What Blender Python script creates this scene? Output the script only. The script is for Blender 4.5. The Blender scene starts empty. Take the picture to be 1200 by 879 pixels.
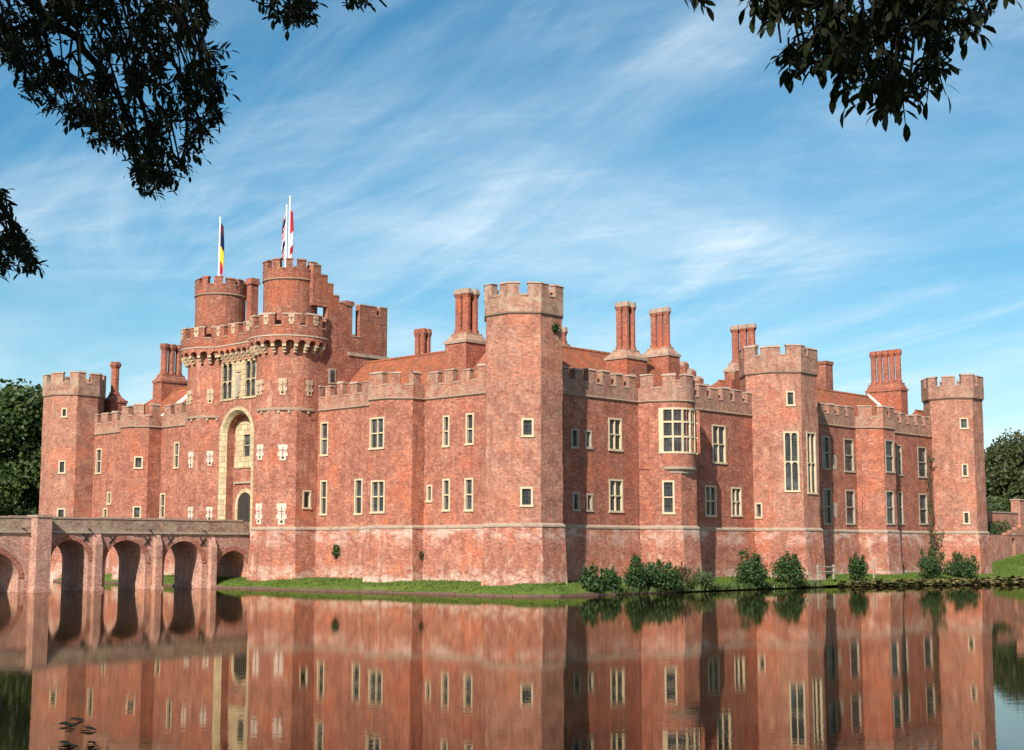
import bpy, math, random
import numpy as np
from mathutils import Vector, noise as mnoise
random.seed(7); rng = np.random.default_rng(7)
SC = bpy.context.scene
COL = SC.collection
PI = math.pi

# ------------------------------------------------------------------ camera
FPX = 1655.0; PITCH = math.atan(203.5/1655); EYE = 2.9
cd = bpy.data.cameras.new("camera"); cam = bpy.data.objects.new("camera", cd); COL.objects.link(cam)
cd.sensor_width = 36; cd.lens = 36*FPX/1200; cd.clip_start = .1; cd.clip_end = 6000
cam.location = (0, 0, EYE); cam.rotation_euler = (PI/2+PITCH, 0, 0)
SC.camera = cam

# castle plan frame: a runs along the gate front, b along the right-hand front, z up from the water
BE = math.radians(43.8)
RX, RY = math.sin(BE), math.cos(BE)
LX, LY = -math.cos(BE), math.sin(BE)
C0 = (0.8037, 91.7689)
def W(a, b, z=0): return Vector((C0[0]+a*LX+b*RX, C0[1]+a*LY+b*RY, z))
def toAB(X, Y): X -= C0[0]; Y -= C0[1]; return X*LX+Y*LY, X*RX+Y*RY

# ------------------------------------------------------------------ world, sun, exposure
SUN_EL = math.radians(37); K = 2.25
sx, sy = -(LX+K*RX), -(LY+K*RY); n_ = math.hypot(sx, sy); sx /= n_; sy /= n_
SUN_ROT = math.atan2(sx, sy)
world = bpy.data.worlds.new("World"); SC.world = world; world.use_nodes = True
nt = world.node_tree; nt.nodes.clear()
def WN(t, **k):
    n = nt.nodes.new(t)
    for a, v in k.items(): setattr(n, a, v)
    return n
out = WN('ShaderNodeOutputWorld'); bg = WN('ShaderNodeBackground'); sky = WN('ShaderNodeTexSky')
sky.sky_type = 'NISHITA'; sky.sun_disc = False; sky.sun_elevation = SUN_EL; sky.sun_rotation = SUN_ROT
sky.air_density = 1.0; sky.dust_density = 0.3; sky.ozone_density = 2.0
bg.inputs['Strength'].default_value = 0.070
tc = WN('ShaderNodeTexCoord'); sep = WN('ShaderNodeSeparateXYZ'); nt.links.new(tc.outputs['Generated'], sep.inputs[0])
def wm(op, a, b=None, c=None):
    n = WN('ShaderNodeMath', operation=op)
    for i, v in enumerate((a, b, c)):
        if v is None: continue
        if isinstance(v, (int, float)): n.inputs[i].default_value = v
        else: nt.links.new(v, n.inputs[i])
    return n.outputs[0]
zz = wm('ADD', wm('MAXIMUM', sep.outputs[2], 0.0), 0.16)
comb = WN('ShaderNodeCombineXYZ')
nt.links.new(wm('DIVIDE', sep.outputs[0], zz), comb.inputs[0]); nt.links.new(wm('DIVIDE', sep.outputs[1], zz), comb.inputs[1])
def cloud(rotz, scl, nscale, lo, hi, dist, rough=.6, detail=7, off=(0, 0, 0)):
    mp = WN('ShaderNodeMapping'); mp.vector_type = 'TEXTURE'; mp.inputs['Rotation'].default_value = (0, 0, rotz); mp.inputs['Scale'].default_value = scl
    mp.inputs['Location'].default_value = off
    nt.links.new(comb.outputs[0], mp.inputs[0])
    nz = WN('ShaderNodeTexNoise'); nz.inputs['Scale'].default_value = nscale; nz.inputs['Detail'].default_value = detail
    nz.inputs['Roughness'].default_value = rough; nz.inputs['Distortion'].default_value = dist
    nt.links.new(mp.outputs[0], nz.inputs['Vector'])
    mr = WN('ShaderNodeMapRange'); mr.interpolation_type = 'SMOOTHSTEP'
    mr.inputs['From Min'].default_value = lo; mr.inputs['From Max'].default_value = hi
    nt.links.new(nz.outputs['Fac'], mr.inputs['Value'])
    return mr.outputs[0]
c1 = cloud(math.radians(-28), (2.2, .85, 1), 1.0, .36, .74, 1.0, .62, 10, (.3, .6, 0))
c2 = cloud(math.radians(-58), (1.7, .45, 1), 1.1, .38, .78, 1.4, .64, 10, (2.3, .9, 0))
c3 = cloud(math.radians(10), (1.5, 1.0, 1), .9, .30, .68, .6, .55, 4, (5.3, 1.9, 0))
c4 = cloud(math.radians(-20), (.35, .16, 1), 1.0, .42, .80, 1.0, .65, 8, (1.3, 3.9, 0))
cl = wm('MULTIPLY', wm('ADD', wm('MULTIPLY', c1, .70), wm('MULTIPLY', c2, .55)), wm('ADD', wm('MULTIPLY', c3, .75), .30))
cl = wm('MINIMUM', wm('MULTIPLY', cl, wm('ADD', wm('MULTIPLY', c4, .5), .75)), .85)
hsv = WN('ShaderNodeHueSaturation'); hsv.inputs['Hue'].default_value = .484; hsv.inputs['Saturation'].default_value = 1.36; hsv.inputs['Value'].default_value = 1.12
nt.links.new(sky.outputs[0], hsv.inputs['Color'])
mx = WN('ShaderNodeMix', data_type='RGBA'); mx.inputs['B'].default_value = (8.2, 9.5, 10.2, 1)
nt.links.new(cl, mx.inputs['Factor']); nt.links.new(hsv.outputs[0], mx.inputs['A'])
nt.links.new(mx.outputs['Result'], bg.inputs['Color']); nt.links.new(bg.outputs[0], out.inputs[0])

sl = bpy.data.lights.new("sun", 'SUN'); so = bpy.data.objects.new("sun", sl); COL.objects.link(so)
sl.energy = 5.0; sl.angle = math.radians(.5); sl.color = (1, .93, .82)
so.rotation_euler = Vector((-sx*math.cos(SUN_EL), -sy*math.cos(SUN_EL), -math.sin(SUN_EL))).to_track_quat('-Z', 'Y').to_euler()
SC.view_settings.view_transform = 'Standard'; SC.view_settings.look = 'None'
SC.view_settings.exposure = 0.62; SC.view_settings.gamma = 1.0; SC.view_settings.use_curve_mapping = False
SC.render.resolution_x = 1024; SC.render.resolution_y = 750; SC.render.resolution_percentage = 100

# ------------------------------------------------------------------ sight lines on real planes
def ray(px, py):
    x = (px-600)/FPX; y = -(py-439.5)/FPX
    d = (x, math.cos(PITCH)-y*math.sin(PITCH), math.sin(PITCH)+y*math.cos(PITCH))
    return d[0]*LX+d[1]*LY, d[0]*RX+d[1]*RY, d[2]
CA, CB = toAB(0, 0)
def on_b(px, py, b):
    r = ray(px, py); t = (b-CB)/r[1]; return CA+t*r[0], EYE+t*r[2]
def on_a(px, py, a):
    r = ray(px, py); t = (a-CA)/r[0]; return CB+t*r[1], EYE+t*r[2]
def on_z(px, py, z):
    r = ray(px, py); t = (z-EYE)/r[2]; return CA+t*r[0], CB+t*r[1]

# ------------------------------------------------------------------ materials
def mat(name):
    m = bpy.data.materials.new(name); m.use_nodes = True
    return m, m.node_tree, m.node_tree.nodes['Principled BSDF']
def nd(t, typ, **k):
    n = t.nodes.new(typ)
    for a, v in k.items():
        if a in n.inputs: n.inputs[a].default_value = v
        else: setattr(n, a, v)
    return n
def noise(t, vec, scale, detail=4, rough=.55, dist=0.):
    n = t.nodes.new('ShaderNodeTexNoise'); n.inputs['Scale'].default_value = scale; n.inputs['Detail'].default_value = detail
    n.inputs['Roughness'].default_value = rough; n.inputs['Distortion'].default_value = dist
    if vec is not None: t.links.new(vec, n.inputs['Vector'])
    return n.outputs['Fac']
def ramp(t, fac, lo, hi, a=0., b=1.):
    n = t.nodes.new('ShaderNodeMapRange'); n.inputs['From Min'].default_value = lo; n.inputs['From Max'].default_value = hi
    n.inputs['To Min'].default_value = a; n.inputs['To Max'].default_value = b
    t.links.new(fac, n.inputs['Value']); return n.outputs[0]
def mixc(t, fac, A, B, mode='MIX'):
    n = t.nodes.new('ShaderNodeMix'); n.data_type = 'RGBA'; n.blend_type = mode
    for s, v in (('Factor', fac), ('A', A), ('B', B)):
        if isinstance(v, (int, float)): n.inputs[s].default_value = v
        elif isinstance(v, tuple): n.inputs[s].default_value = v if len(v) == 4 else v+(1,)
        else: t.links.new(v, n.inputs[s])
    return n.outputs['Result']
def mapping(t, vec, scale):
    n = t.nodes.new('ShaderNodeMapping'); n.inputs['Scale'].default_value = scale; t.links.new(vec, n.inputs[0]); return n.outputs[0]
def bump(t, bsdf, h, strength, dist):
    b = t.nodes.new('ShaderNodeBump'); b.inputs['Strength'].default_value = strength; b.inputs['Distance'].default_value = dist
    t.links.new(h, b.inputs['Height']); t.links.new(b.outputs[0], bsdf.inputs['Normal'])

def brick_mat(name, c1, c2, mortar, dark=.42, pale=.38, palecol=(.52, .31, .22), lichen=0., var=.6, lo=.58, bloom=0.):
    m, t, p = mat(name)
    uv = nd(t, 'ShaderNodeTexCoord').outputs['UV']; ob = nd(t, 'ShaderNodeTexCoord').outputs['Object']
    br = t.nodes.new('ShaderNodeTexBrick'); t.links.new(uv, br.inputs['Vector'])
    br.inputs['Scale'].default_value = 1; br.inputs['Brick Width'].default_value = .24; br.inputs['Row Height'].default_value = .08
    br.inputs['Mortar Size'].default_value = .011; br.inputs['Mortar Smooth'].default_value = .3
    br.inputs['Color1'].default_value = c1+(1,); br.inputs['Color2'].default_value = c2+(1,); br.inputs['Mortar'].default_value = mortar+(1,)
    col = br.outputs['Color']
    # vitrified headers: cells of about a brick
    vo = t.nodes.new('ShaderNodeTexVoronoi'); vo.inputs['Scale'].default_value = 1; t.links.new(mapping(t, uv, (5.2, 9.5, 1)), vo.inputs['Vector'])
    wn = t.nodes.new('ShaderNodeSeparateColor'); t.links.new(vo.outputs['Color'], wn.inputs[0])
    col = mixc(t, ramp(t, wn.outputs[0], .70, .95, 0, dark), col, (.10, .062, .055))
    col = mixc(t, ramp(t, wn.outputs[1], .74, .98, 0, dark*.7), col, (.54, .38, .30))
    # broad tone changes
    big = noise(t, ob, .22, 5, .6); col = mixc(t, var, col, mixc(t, big, (.34, .28, .28), (1.62, 1.66, 1.60)), 'MULTIPLY')
    mid = noise(t, mapping(t, uv, (.9, .9, 1)), 1.1, 6, .72)
    col = mixc(t, ramp(t, mid, .38, .60, .75, 0), col, (c2[0]*.62, c2[1]*.72, c2[2]*.85))
    ora = noise(t, mapping(t, ob, (1, 1, 1)), .33, 5, .65)
    col = mixc(t, ramp(t, ora, .52, .66, 0, .45), col, (min(1, c1[0]*1.12), c1[1]*.95, c1[2]*.75))
    sp = noise(t, mapping(t, uv, (3.6, 6.0, 1)), 1.0, 5, .85)
    col = mixc(t, 1., col, mixc(t, ramp(t, sp, .33, .67), (.46, .42, .43), (1.50, 1.52, 1.52)), 'MULTIPLY')
    if bloom:                      # lime bloom that has crept down from the ledge
        sz = t.nodes.new('ShaderNodeSeparateXYZ'); t.links.new(ob, sz.inputs[0])
        bn = t.nodes.new('ShaderNodeMath'); bn.operation = 'MULTIPLY'; t.links.new(ramp(t, noise(t, mapping(t, uv, (.35, .8, 1)), 1.3, 6, .75), .42, .62), bn.inputs[0]); t.links.new(ramp(t, sz.outputs[2], 2.6, 4.25, 0, 1), bn.inputs[1])
        col = mixc(t, ramp(t, bn.outputs[0], .15, .8, 0, bloom), col, (.60, .47, .40))
        b2 = t.nodes.new('ShaderNodeMath'); b2.operation = 'MULTIPLY'; t.links.new(ramp(t, noise(t, mapping(t, uv, (.5, .9, 1)), 1.1, 6, .75), .42, .60), b2.inputs[0]); t.links.new(ramp(t, sz.outputs[2], 2.1, .9, 0, 1), b2.inputs[1])
        col = mixc(t, ramp(t, b2.outputs[0], .2, .8, 0, bloom), col, (.54, .44, .36))
    # lime bloom and rain streaks
    st = noise(t, mapping(t, uv, (1.1, .35, 1)), 1.0, 6, .72)
    col = mixc(t, ramp(t, st, lo, lo+.13, 0, pale), col, palecol)
    st2 = noise(t, mapping(t, uv, (2.6, .16, 1)), 1.0, 4, .6)
    col = mixc(t, ramp(t, st2, .52, .72, 0, .5), col, (.13, .07, .055))
    if lichen:
        li = noise(t, ob, 1.3, 6, .75); col = mixc(t, ramp(t, li, .44, .60, 0, lichen), col, (.42, .35, .25))
        li2 = noise(t, ob, 3.1, 5, .7); col = mixc(t, ramp(t, li2, .58, .70, 0, lichen), col, (.17, .13, .10))
    t.links.new(col, p.inputs['Base Color']); p.inputs['Roughness'].default_value = .9; p.inputs['Specular IOR Level'].default_value = .25
    bump(t, p, noise(t, mapping(t, uv, (4, 12, 1)), 1.0, 3, .6), .5, .03)
    return m
M = {}
M['brick'] = brick_mat('wall_brick', (.44, .143, .083), (.335, .097, .058), (.42, .26, .185))
M['brick_tower'] = brick_mat('tower_brick', (.455, .158, .097), (.35, .112, .07), (.43, .285, .21), pale=.5, lo=.54, lichen=.14)
M['brick_right'] = brick_mat('side_wall_brick', (.42, .124, .070), (.31, .085, .05), (.38, .22, .155), dark=.5, pale=.3)
M['brick_top_left'] = brick_mat('left_parapet_brick', (.41, .155, .095), (.33, .11, .07), (.40, .27, .20), lichen=.4, pale=.4)
M['brick_low'] = brick_mat('plinth_brick', (.46, .152, .088), (.35, .106, .063), (.42, .27, .195), pale=.6, palecol=(.56, .42, .35), var=.5, lo=.55, bloom=.7)
M['brick_top'] = brick_mat('parapet_brick', (.40, .175, .115), (.33, .13, .085), (.40, .30, .22), lichen=.55, pale=.35)
M['brick_gate'] = brick_mat('gatehouse_brick', (.445, .146, .085), (.345, .101, .06), (.42, .26, .185), pale=.6, lo=.535)
M['brick_bridge'] = brick_mat('bridge_brick', (.52, .25, .185), (.42, .18, .13), (.50, .38, .30), lichen=.15, pale=.5)
M['bridge_top'] = brick_mat('bridge_parapet_brick', (.34, .20, .14), (.27, .14, .10), (.32, .26, .2), lichen=.6, pale=.3)
M['brick_top_red'] = brick_mat('red_parapet_brick', (.40, .165, .11), (.33, .125, .085), (.40, .28, .21), lichen=.28, pale=.3)
M['brick_dark'] = brick_mat('upper_brick', (.37, .108, .058), (.28, .078, .045), (.33, .21, .15), dark=.5, pale=.12)
M['chimney'] = brick_mat('chimney_brick', (.42, .115, .06), (.32, .085, .05), (.35, .19, .12), dark=.3, pale=.2, var=.2)
M['wall_garden'] = brick_mat('garden_brick', (.47, .18, .115), (.37, .13, .085), (.40, .29, .22), lichen=.12)

def stone_mat(name, col, col2, sc=2.5, lich=(.26, .22, .16), lf=.5, joints=None):
    m, t, p = mat(name); ob = nd(t, 'ShaderNodeTexCoord').outputs['Object']
    c = mixc(t, noise(t, ob, sc, 5, .65), col, col2)
    c = mixc(t, ramp(t, noise(t, ob, 1.7, 6, .75), .52, .70, 0, lf), c, lich)
    if joints:
        br = t.nodes.new('ShaderNodeTexBrick'); t.links.new(nd(t, 'ShaderNodeTexCoord').outputs['UV'], br.inputs['Vector']); br.inputs['Scale'].default_value = 1
        br.inputs['Brick Width'].default_value = joints[0]; br.inputs['Row Height'].default_value = joints[1]; br.inputs['Mortar Size'].default_value = .022
        br.inputs['Color1'].default_value = (1.12, 1.1, 1.05, 1); br.inputs['Color2'].default_value = (.78, .76, .74, 1); br.inputs['Mortar'].default_value = (.5, .46, .42, 1)
        c = mixc(t, 1., c, br.outputs['Color'], 'MULTIPLY')
    t.links.new(c, p.inputs['Base Color']); p.inputs['Roughness'].default_value = .88; p.inputs['Specular IOR Level'].default_value = .25
    bump(t, p, noise(t, ob, 9, 4, .6), .4, .03)
    return m
M['stone'] = stone_mat('dressed_stone', (.60, .49, .33), (.46, .36, .24), 3.0, (.24, .18, .12), lf=.5)
M['course'] = stone_mat('ledge_stone', (.42, .33, .25), (.24, .17, .125), 1.2, (.13, .095, .07), lf=.8)
M['stone_loop'] = stone_mat('worn_loop_stone', (.56, .43, .28), (.42, .30, .20), 3.5, (.26, .17, .11), lf=.7)
M['stone_gate'] = stone_mat('ochre_stone', (.60, .49, .31), (.44, .34, .21), 1.8, (.22, .17, .11), lf=.6, joints=(.75, .42))
M['stone_pale'] = stone_mat('pale_stone', (.66, .56, .47), (.52, .38, .30), 3.5, (.30, .17, .12), lf=.6)
M['stone_weather'] = stone_mat('weathered_stone', (.44, .37, .28), (.27, .21, .16), 1.6, (.15, .11, .085), lf=.75)
M['string'] = stone_mat('string_stone', (.34, .24, .17), (.20, .13, .095), 1.6, (.11, .08, .06), lf=.75)
M['coping'] = stone_mat('lichened_coping', (.42, .31, .24), (.27, .18, .14), 1.6, (.16, .12, .095), .7)
M['kerb'] = stone_mat('moat_edging', (.17, .10, .07), (.09, .06, .045), 1.5, (.05, .045, .03), .8)
M['lead'] = stone_mat('white_verge', (.70, .68, .64), (.58, .56, .52), lf=.15)

m, t, p = mat('leaded_glass'); M['glass'] = m
uv = nd(t, 'ShaderNodeTexCoord').outputs['UV']; ob = nd(t, 'ShaderNodeTexCoord').outputs['Object']
br = t.nodes.new('ShaderNodeTexBrick'); t.links.new(uv, br.inputs['Vector']); br.offset = 0
br.inputs['Scale'].default_value = 1; br.inputs['Brick Width'].default_value = .19; br.inputs['Row Height'].default_value = .25; br.inputs['Mortar Size'].default_value = .016
br.inputs['Color1'].default_value = (.012, .014, .016, 1); br.inputs['Color2'].default_value = (.03, .036, .04, 1); br.inputs['Mortar'].default_value = (.055, .055, .055, 1)
c = mixc(t, ramp(t, noise(t, ob, .8, 3), .48, .62, 0, .55), br.outputs['Color'], (.11, .125, .13))
t.links.new(c, p.inputs['Base Color']); p.inputs['Roughness'].default_value = .16; p.inputs['Specular IOR Level'].default_value = .35
bump(t, p, noise(t, mapping(t, uv, (4, 3, 1)), 1.0, 2), .35, .03)

def plain(name, col, rough=.7, spec=.3, var=.25, sc=3.):
    m, t, p = mat(name); ob = nd(t, 'ShaderNodeTexCoord').outputs['Object']
    c = mixc(t, noise(t, ob, sc, 4, .6), tuple(v*(1-var) for v in col), tuple(min(1, v*(1+var)) for v in col))
    t.links.new(c, p.inputs['Base Color']); p.inputs['Roughness'].default_value = rough; p.inputs['Specular IOR Level'].default_value = spec
    return m
M['dark'] = plain('opening_shade', (.012, .011, .01), .9, .1)  # near-black colour painted in for the shade inside openings
M['slit'] = plain('slit_shade_inlay', (.20, .13, .10), .9, .1)  # brown tone painted in for the shade within arrow slits
M['oak'] = plain('oak_door', (.045, .036, .028), .8)
M['iron'] = plain('black_iron', (.02, .019, .018), .7)
M['pole'] = plain('white_paint', (.80, .80, .78), .5, .4, .03)
M['wood'] = plain('grey_timber', (.30, .26, .20), .85)
M['bark'] = plain('bark', (.07, .055, .04), .95, .1, .4, 6)
M['twig'] = plain('twig_bark', (.012, .010, .008), .95, .1, .3, 6)
M['earth'] = plain('earth', (.09, .07, .045), .95, .1)
M['deck'] = plain('lead_flat', (.20, .19, .18), .8)

# roof tiles
m, t, p = mat('clay_tiles'); M['tile'] = m
uv = nd(t, 'ShaderNodeTexCoord').outputs['UV']; ob = nd(t, 'ShaderNodeTexCoord').outputs['Object']
br = t.nodes.new('ShaderNodeTexBrick'); t.links.new(uv, br.inputs['Vector'])
br.inputs['Scale'].default_value = 1; br.inputs['Brick Width'].default_value = .19; br.inputs['Row Height'].default_value = .13; br.inputs['Mortar Size'].default_value = .012
br.inputs['Color1'].default_value = (.44, .120, .054, 1); br.inputs['Color2'].default_value = (.29, .078, .038, 1); br.inputs['Mortar'].default_value = (.12, .045, .03, 1)
c = mixc(t, ramp(t, noise(t, ob, 1.1, 6, .75), .44, .60, 0, .75), br.outputs['Color'], (.14, .068, .045))
c = mixc(t, ramp(t, noise(t, mapping(t, ob, (1, 1, 1)), 1.7, 5, .7), .56, .68, 0, .6), c, (.40, .18, .06))
c = mixc(t, ramp(t, noise(t, ob, 4, 4, .7), .55, .7, 0, .5), c, (.13, .07, .05))
t.links.new(c, p.inputs['Base Color']); p.inputs['Roughness'].default_value = .9; p.inputs['Specular IOR Level'].default_value = .2
bump(t, p, br.outputs['Fac'], -.6, .03)

# grass
m, t, p = mat('grass'); M['grass'] = m
ob = nd(t, 'ShaderNodeTexCoord').outputs['Object']
c = mixc(t, noise(t, ob, .9, 6, .7), (.055, .095, .012), (.105, .155, .026))
c = mixc(t, ramp(t, noise(t, ob, .35, 4, .6), .5, .66, 0, .5), c, (.17, .18, .05))
t.links.new(c, p.inputs['Base Color']); p.inputs['Roughness'].default_value = .9; p.inputs['Specular IOR Level'].default_value = .15
bump(t, p, noise(t, ob, 9, 4, .7), .8, .1)

def leaf_mat(name, ca, cb, trans=.35, rough=.55, spec=.3):
    m, t, p = mat(name)
    g = nd(t, 'ShaderNodeNewGeometry').outputs['Random Per Island']
    c = mixc(t, g, ca, cb)
    t.links.new(c, p.inputs['Base Color']); p.inputs['Roughness'].default_value = rough; p.inputs['Specular IOR Level'].default_value = spec
    if trans:
        tr = t.nodes.new('ShaderNodeBsdfTranslucent'); t.links.new(mixc(t, 1., c, (1.1, 1.2, .6), 'MULTIPLY'), tr.inputs['Color'])
        ms = t.nodes.new('ShaderNodeMixShader'); ms.inputs[0].default_value = trans
        o = t.nodes['Material Output']; t.links.new(p.outputs[0], ms.inputs[1]); t.links.new(tr.outputs[0], ms.inputs[2]); t.links.new(ms.outputs[0], o.inputs[0])
    return m
M['leaf_tree'] = leaf_mat('oak_leaves', (.024, .045, .012), (.075, .105, .024), .25)
M['leaf_wood'] = leaf_mat('wood_leaves', (.028, .045, .014), (.075, .085, .026), .25)
M['leaf_wood2'] = leaf_mat('olive_wood_leaves', (.045, .052, .018), (.10, .088, .032), .25)
M['leaf_shrub'] = leaf_mat('shrub_leaves', (.020, .050, .014), (.055, .105, .030), .25)
M['leaf_red'] = leaf_mat('russet_leaves', (.055, .045, .02), (.12, .07, .03), .25)
M['leaf_low'] = leaf_mat('waterside_leaves', (.04, .075, .02), (.10, .125, .04), .25)
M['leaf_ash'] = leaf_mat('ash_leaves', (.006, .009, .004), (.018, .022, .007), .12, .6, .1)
M['blade'] = leaf_mat('grass_blades', (.055, .105, .014), (.13, .185, .035), .3)
M['weed'] = leaf_mat('floating_leaves', (.045, .06, .022), (.15, .115, .05), 0, .95, .02)

# water
m, t, p = mat('moat_water'); M['water'] = m
ob = nd(t, 'ShaderNodeTexCoord').outputs['Object']
p.inputs['Base Color'].default_value = (.012, .012, .006, 1); p.inputs['Roughness'].default_value = 1; p.inputs['Specular IOR Level'].default_value = 0
gl = t.nodes.new('ShaderNodeBsdfGlossy'); gl.inputs['Color'].default_value = (.90, .82, .74, 1); gl.inputs['Roughness'].default_value = .006
fr = t.nodes.new('ShaderNodeFresnel'); fr.inputs['IOR'].default_value = 1.36
ms = t.nodes.new('ShaderNodeMixShader'); t.links.new(fr.outputs[0], ms.inputs[0]); t.links.new(p.outputs[0], ms.inputs[1]); t.links.new(gl.outputs[0], ms.inputs[2]); t.links.new(ms.outputs[0], t.nodes['Material Output'].inputs[0])
h = nd(t, 'ShaderNodeMath', operation='ADD')
t.links.new(noise(t, mapping(t, ob, (1.0, 2.2, 1)), 1.3, 3, .55), h.inputs[0])
h2 = nd(t, 'ShaderNodeMath', operation='MULTIPLY'); h2.inputs[1].default_value = .35
t.links.new(noise(t, mapping(t, ob, (1, 1.6, 1)), 6.0, 2, .5), h2.inputs[0]); t.links.new(h2.outputs[0], h.inputs[1])
bn = t.nodes.new('ShaderNodeBump'); bn.inputs['Strength'].default_value = .035; bn.inputs['Distance'].default_value = .028; t.links.new(h.outputs[0], bn.inputs['Height']); t.links.new(bn.outputs[0], gl.inputs['Normal'])

# ------------------------------------------------------------------ mesh helper
class MB:
    def __init__(s): s.v = []; s.f = []; s.m = []; s.mats = []
    def mi(s, k):
        if k not in s.mats: s.mats.append(k)
        return s.mats.index(k)
    def face(s, pts, k):
        i = len(s.v); s.v += [tuple(q) for q in pts]; s.f.append(tuple(range(i, i+len(pts)))); s.m.append(s.mi(k))
    def hexa(s, q, k, kt=None):        # q: 8 pts, bottom ring then top ring
        for ix in ((0, 1, 5, 4), (1, 2, 6, 5), (2, 3, 7, 6), (3, 0, 4, 7), (3, 2, 1, 0)): s.face([q[i] for i in ix], k)
        s.face([q[i] for i in (4, 5, 6, 7)], kt or k)
    def box(s, x0, x1, y0, y1, z0, z1, k, kt=None):
        s.hexa([(x0, y0, z0), (x1, y0, z0), (x1, y1, z0), (x0, y1, z0), (x0, y0, z1), (x1, y0, z1), (x1, y1, z1), (x0, y1, z1)], k, kt)
    def prism(s, poly, z0, z1, k, poly2=None, cap=True, kt=None):
        p2 = poly2 or poly; n = len(poly)
        for i in range(n):
            j = (i+1) % n
            s.face([(*poly[i], z0), (*poly[j], z0), (*p2[j], z1), (*p2[i], z1)], k)
        if cap: s.face([(*q, z1) for q in p2], kt or k); s.face([(*q, z0) for q in reversed(poly)], k)
    def tube(s, pts, rads, k, n=6):
        rings = []
        for i, q in enumerate(pts):
            d = Vector(pts[min(i+1, len(pts)-1)])-Vector(pts[max(i-1, 0)]); d.normalize()
            u = d.cross(Vector((0, 0, 1)) if abs(d.z) < .9 else Vector((1, 0, 0))).normalized(); w = d.cross(u)
            rings.append([tuple(Vector(q)+(u*math.cos(2*PI*j/n)+w*math.sin(2*PI*j/n))*rads[i]) for j in range(n)])
        i0 = len(s.v)
        for r in rings: s.v += r
        km = s.mi(k)
        for i in range(len(rings)-1):
            for j in range(n):
                a = i0+i*n+j; b = i0+i*n+(j+1) % n
                s.f.append((a, b, b+n, a+n)); s.m.append(km)
        s.f.append(tuple(i0+j for j in range(n))); s.m.append(km)
        s.f.append(tuple(i0+(len(rings)-1)*n+j for j in range(n))); s.m.append(km)
    def build(s, name, parent=None, plan=False, org=(0, 0, 0), smooth=False):
        V = np.array(s.v, dtype=float).reshape(-1, 3)-np.array(org)
        if plan: V = V[:, [1, 0, 2]]
        me = bpy.data.meshes.new(name); me.from_pydata(V.tolist(), [], s.f)
        for k in s.mats: me.materials.append(M[k])
        me.polygons.foreach_set('material_index', s.m)
        if smooth: me.polygons.foreach_set('use_smooth', [True]*len(s.f))
        uvl = me.uv_layers.new(name='UV'); uvs = np.zeros((len(me.loops), 2))
        for pl in me.polygons:
            n = pl.normal; idx = list(pl.loop_indices); vs = V[list(pl.vertices)]
            if abs(n.z) > .85: u = vs[:, 0]; w = vs[:, 1]
            else:
                l = math.hypot(n.x, n.y); u = (vs[:, 0]*-n.y+vs[:, 1]*n.x)/l
                if u.shape[0] and (n.x+n.y*.5) < 0: u = -u
                w = vs[:, 2]/max(.35, l)
            uvs[idx, 0] = u; uvs[idx, 1] = w
        uvl.data.foreach_set('uv', uvs.ravel())
        me.update()
        o = bpy.data.objects.new(name, me); COL.objects.link(o)
        if parent is not None: o.parent = parent
        return o

def tag(o, label=None, cat=None, group=None, kind=None):
    if label: o['label'] = label
    if cat: o['category'] = cat
    if group: o['group'] = group
    if kind: o['kind'] = kind
    return o
def thing(name, label, cat, loc, rz=0, group=None):
    o = bpy.data.objects.new(name, None); COL.objects.link(o); o.empty_display_size = .5
    o.location = loc; o.rotation_euler = (0, 0, rz)
    return tag(o, label, cat, group)
RZ = math.atan2(RY, RX)

# ------------------------------------------------------------------ paths in plan
class Path:
    def __init__(s, pts, closed=False):
        s.p = [Vector(q) for q in pts]; s.c = closed; n = len(pts)
        s.n = n if closed else n-1
        s.d = [(s.p[(i+1) % n]-s.p[i]) for i in range(s.n)]; s.len = [d.length for d in s.d]
        s.d = [d.normalized() for d in s.d]; s.cum = [0]
        for l in s.len: s.cum.append(s.cum[-1]+l)
        s.T = s.cum[-1]
        nr = [Vector((d.y, -d.x)) for d in s.d]
        if closed:
            cen = sum(s.p, Vector((0, 0)))/n; sg = sum((s.p[i]-cen).dot(nr[i])*s.len[i] for i in range(s.n))
        else:
            sg = sum((Vector((CA, CB))-s.p[i]).normalized().dot(nr[i])*s.len[i] for i in range(s.n))
        s.nr = [v if sg > 0 else -v for v in nr]
    def off(s, x, o):
        if s.c: x = x % s.T
        x = min(max(x, 0), s.T)
        for i in range(s.n+1):
            if abs(x-s.cum[i]) < 1e-5:
                if s.c: i0, i1 = (i-1) % s.n, i % s.n
                else: i0, i1 = max(i-1, 0), min(i, s.n-1)
                n0, n1 = s.nr[i0], s.nr[i1]; b = (n0+n1); b = b/max(.3, b.dot(n0)) if b.length > .1 else n0
                return s.p[i % len(s.p)]+b*o
        for i in range(s.n):
            if s.cum[i] < x < s.cum[i+1]: return s.p[i]+s.d[i]*(x-s.cum[i])+s.nr[i]*o
    def stops(s, s0, s1):
        r = [s0]
        for k in (-1, 0, 1):
            if not s.c and k: continue
            for c in (s.cum[:-1] if s.c else s.cum):
                x = c+k*s.T
                if s0+1e-4 < x < s1-1e-4: r.append(x)
        return sorted(r)+[s1]
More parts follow.
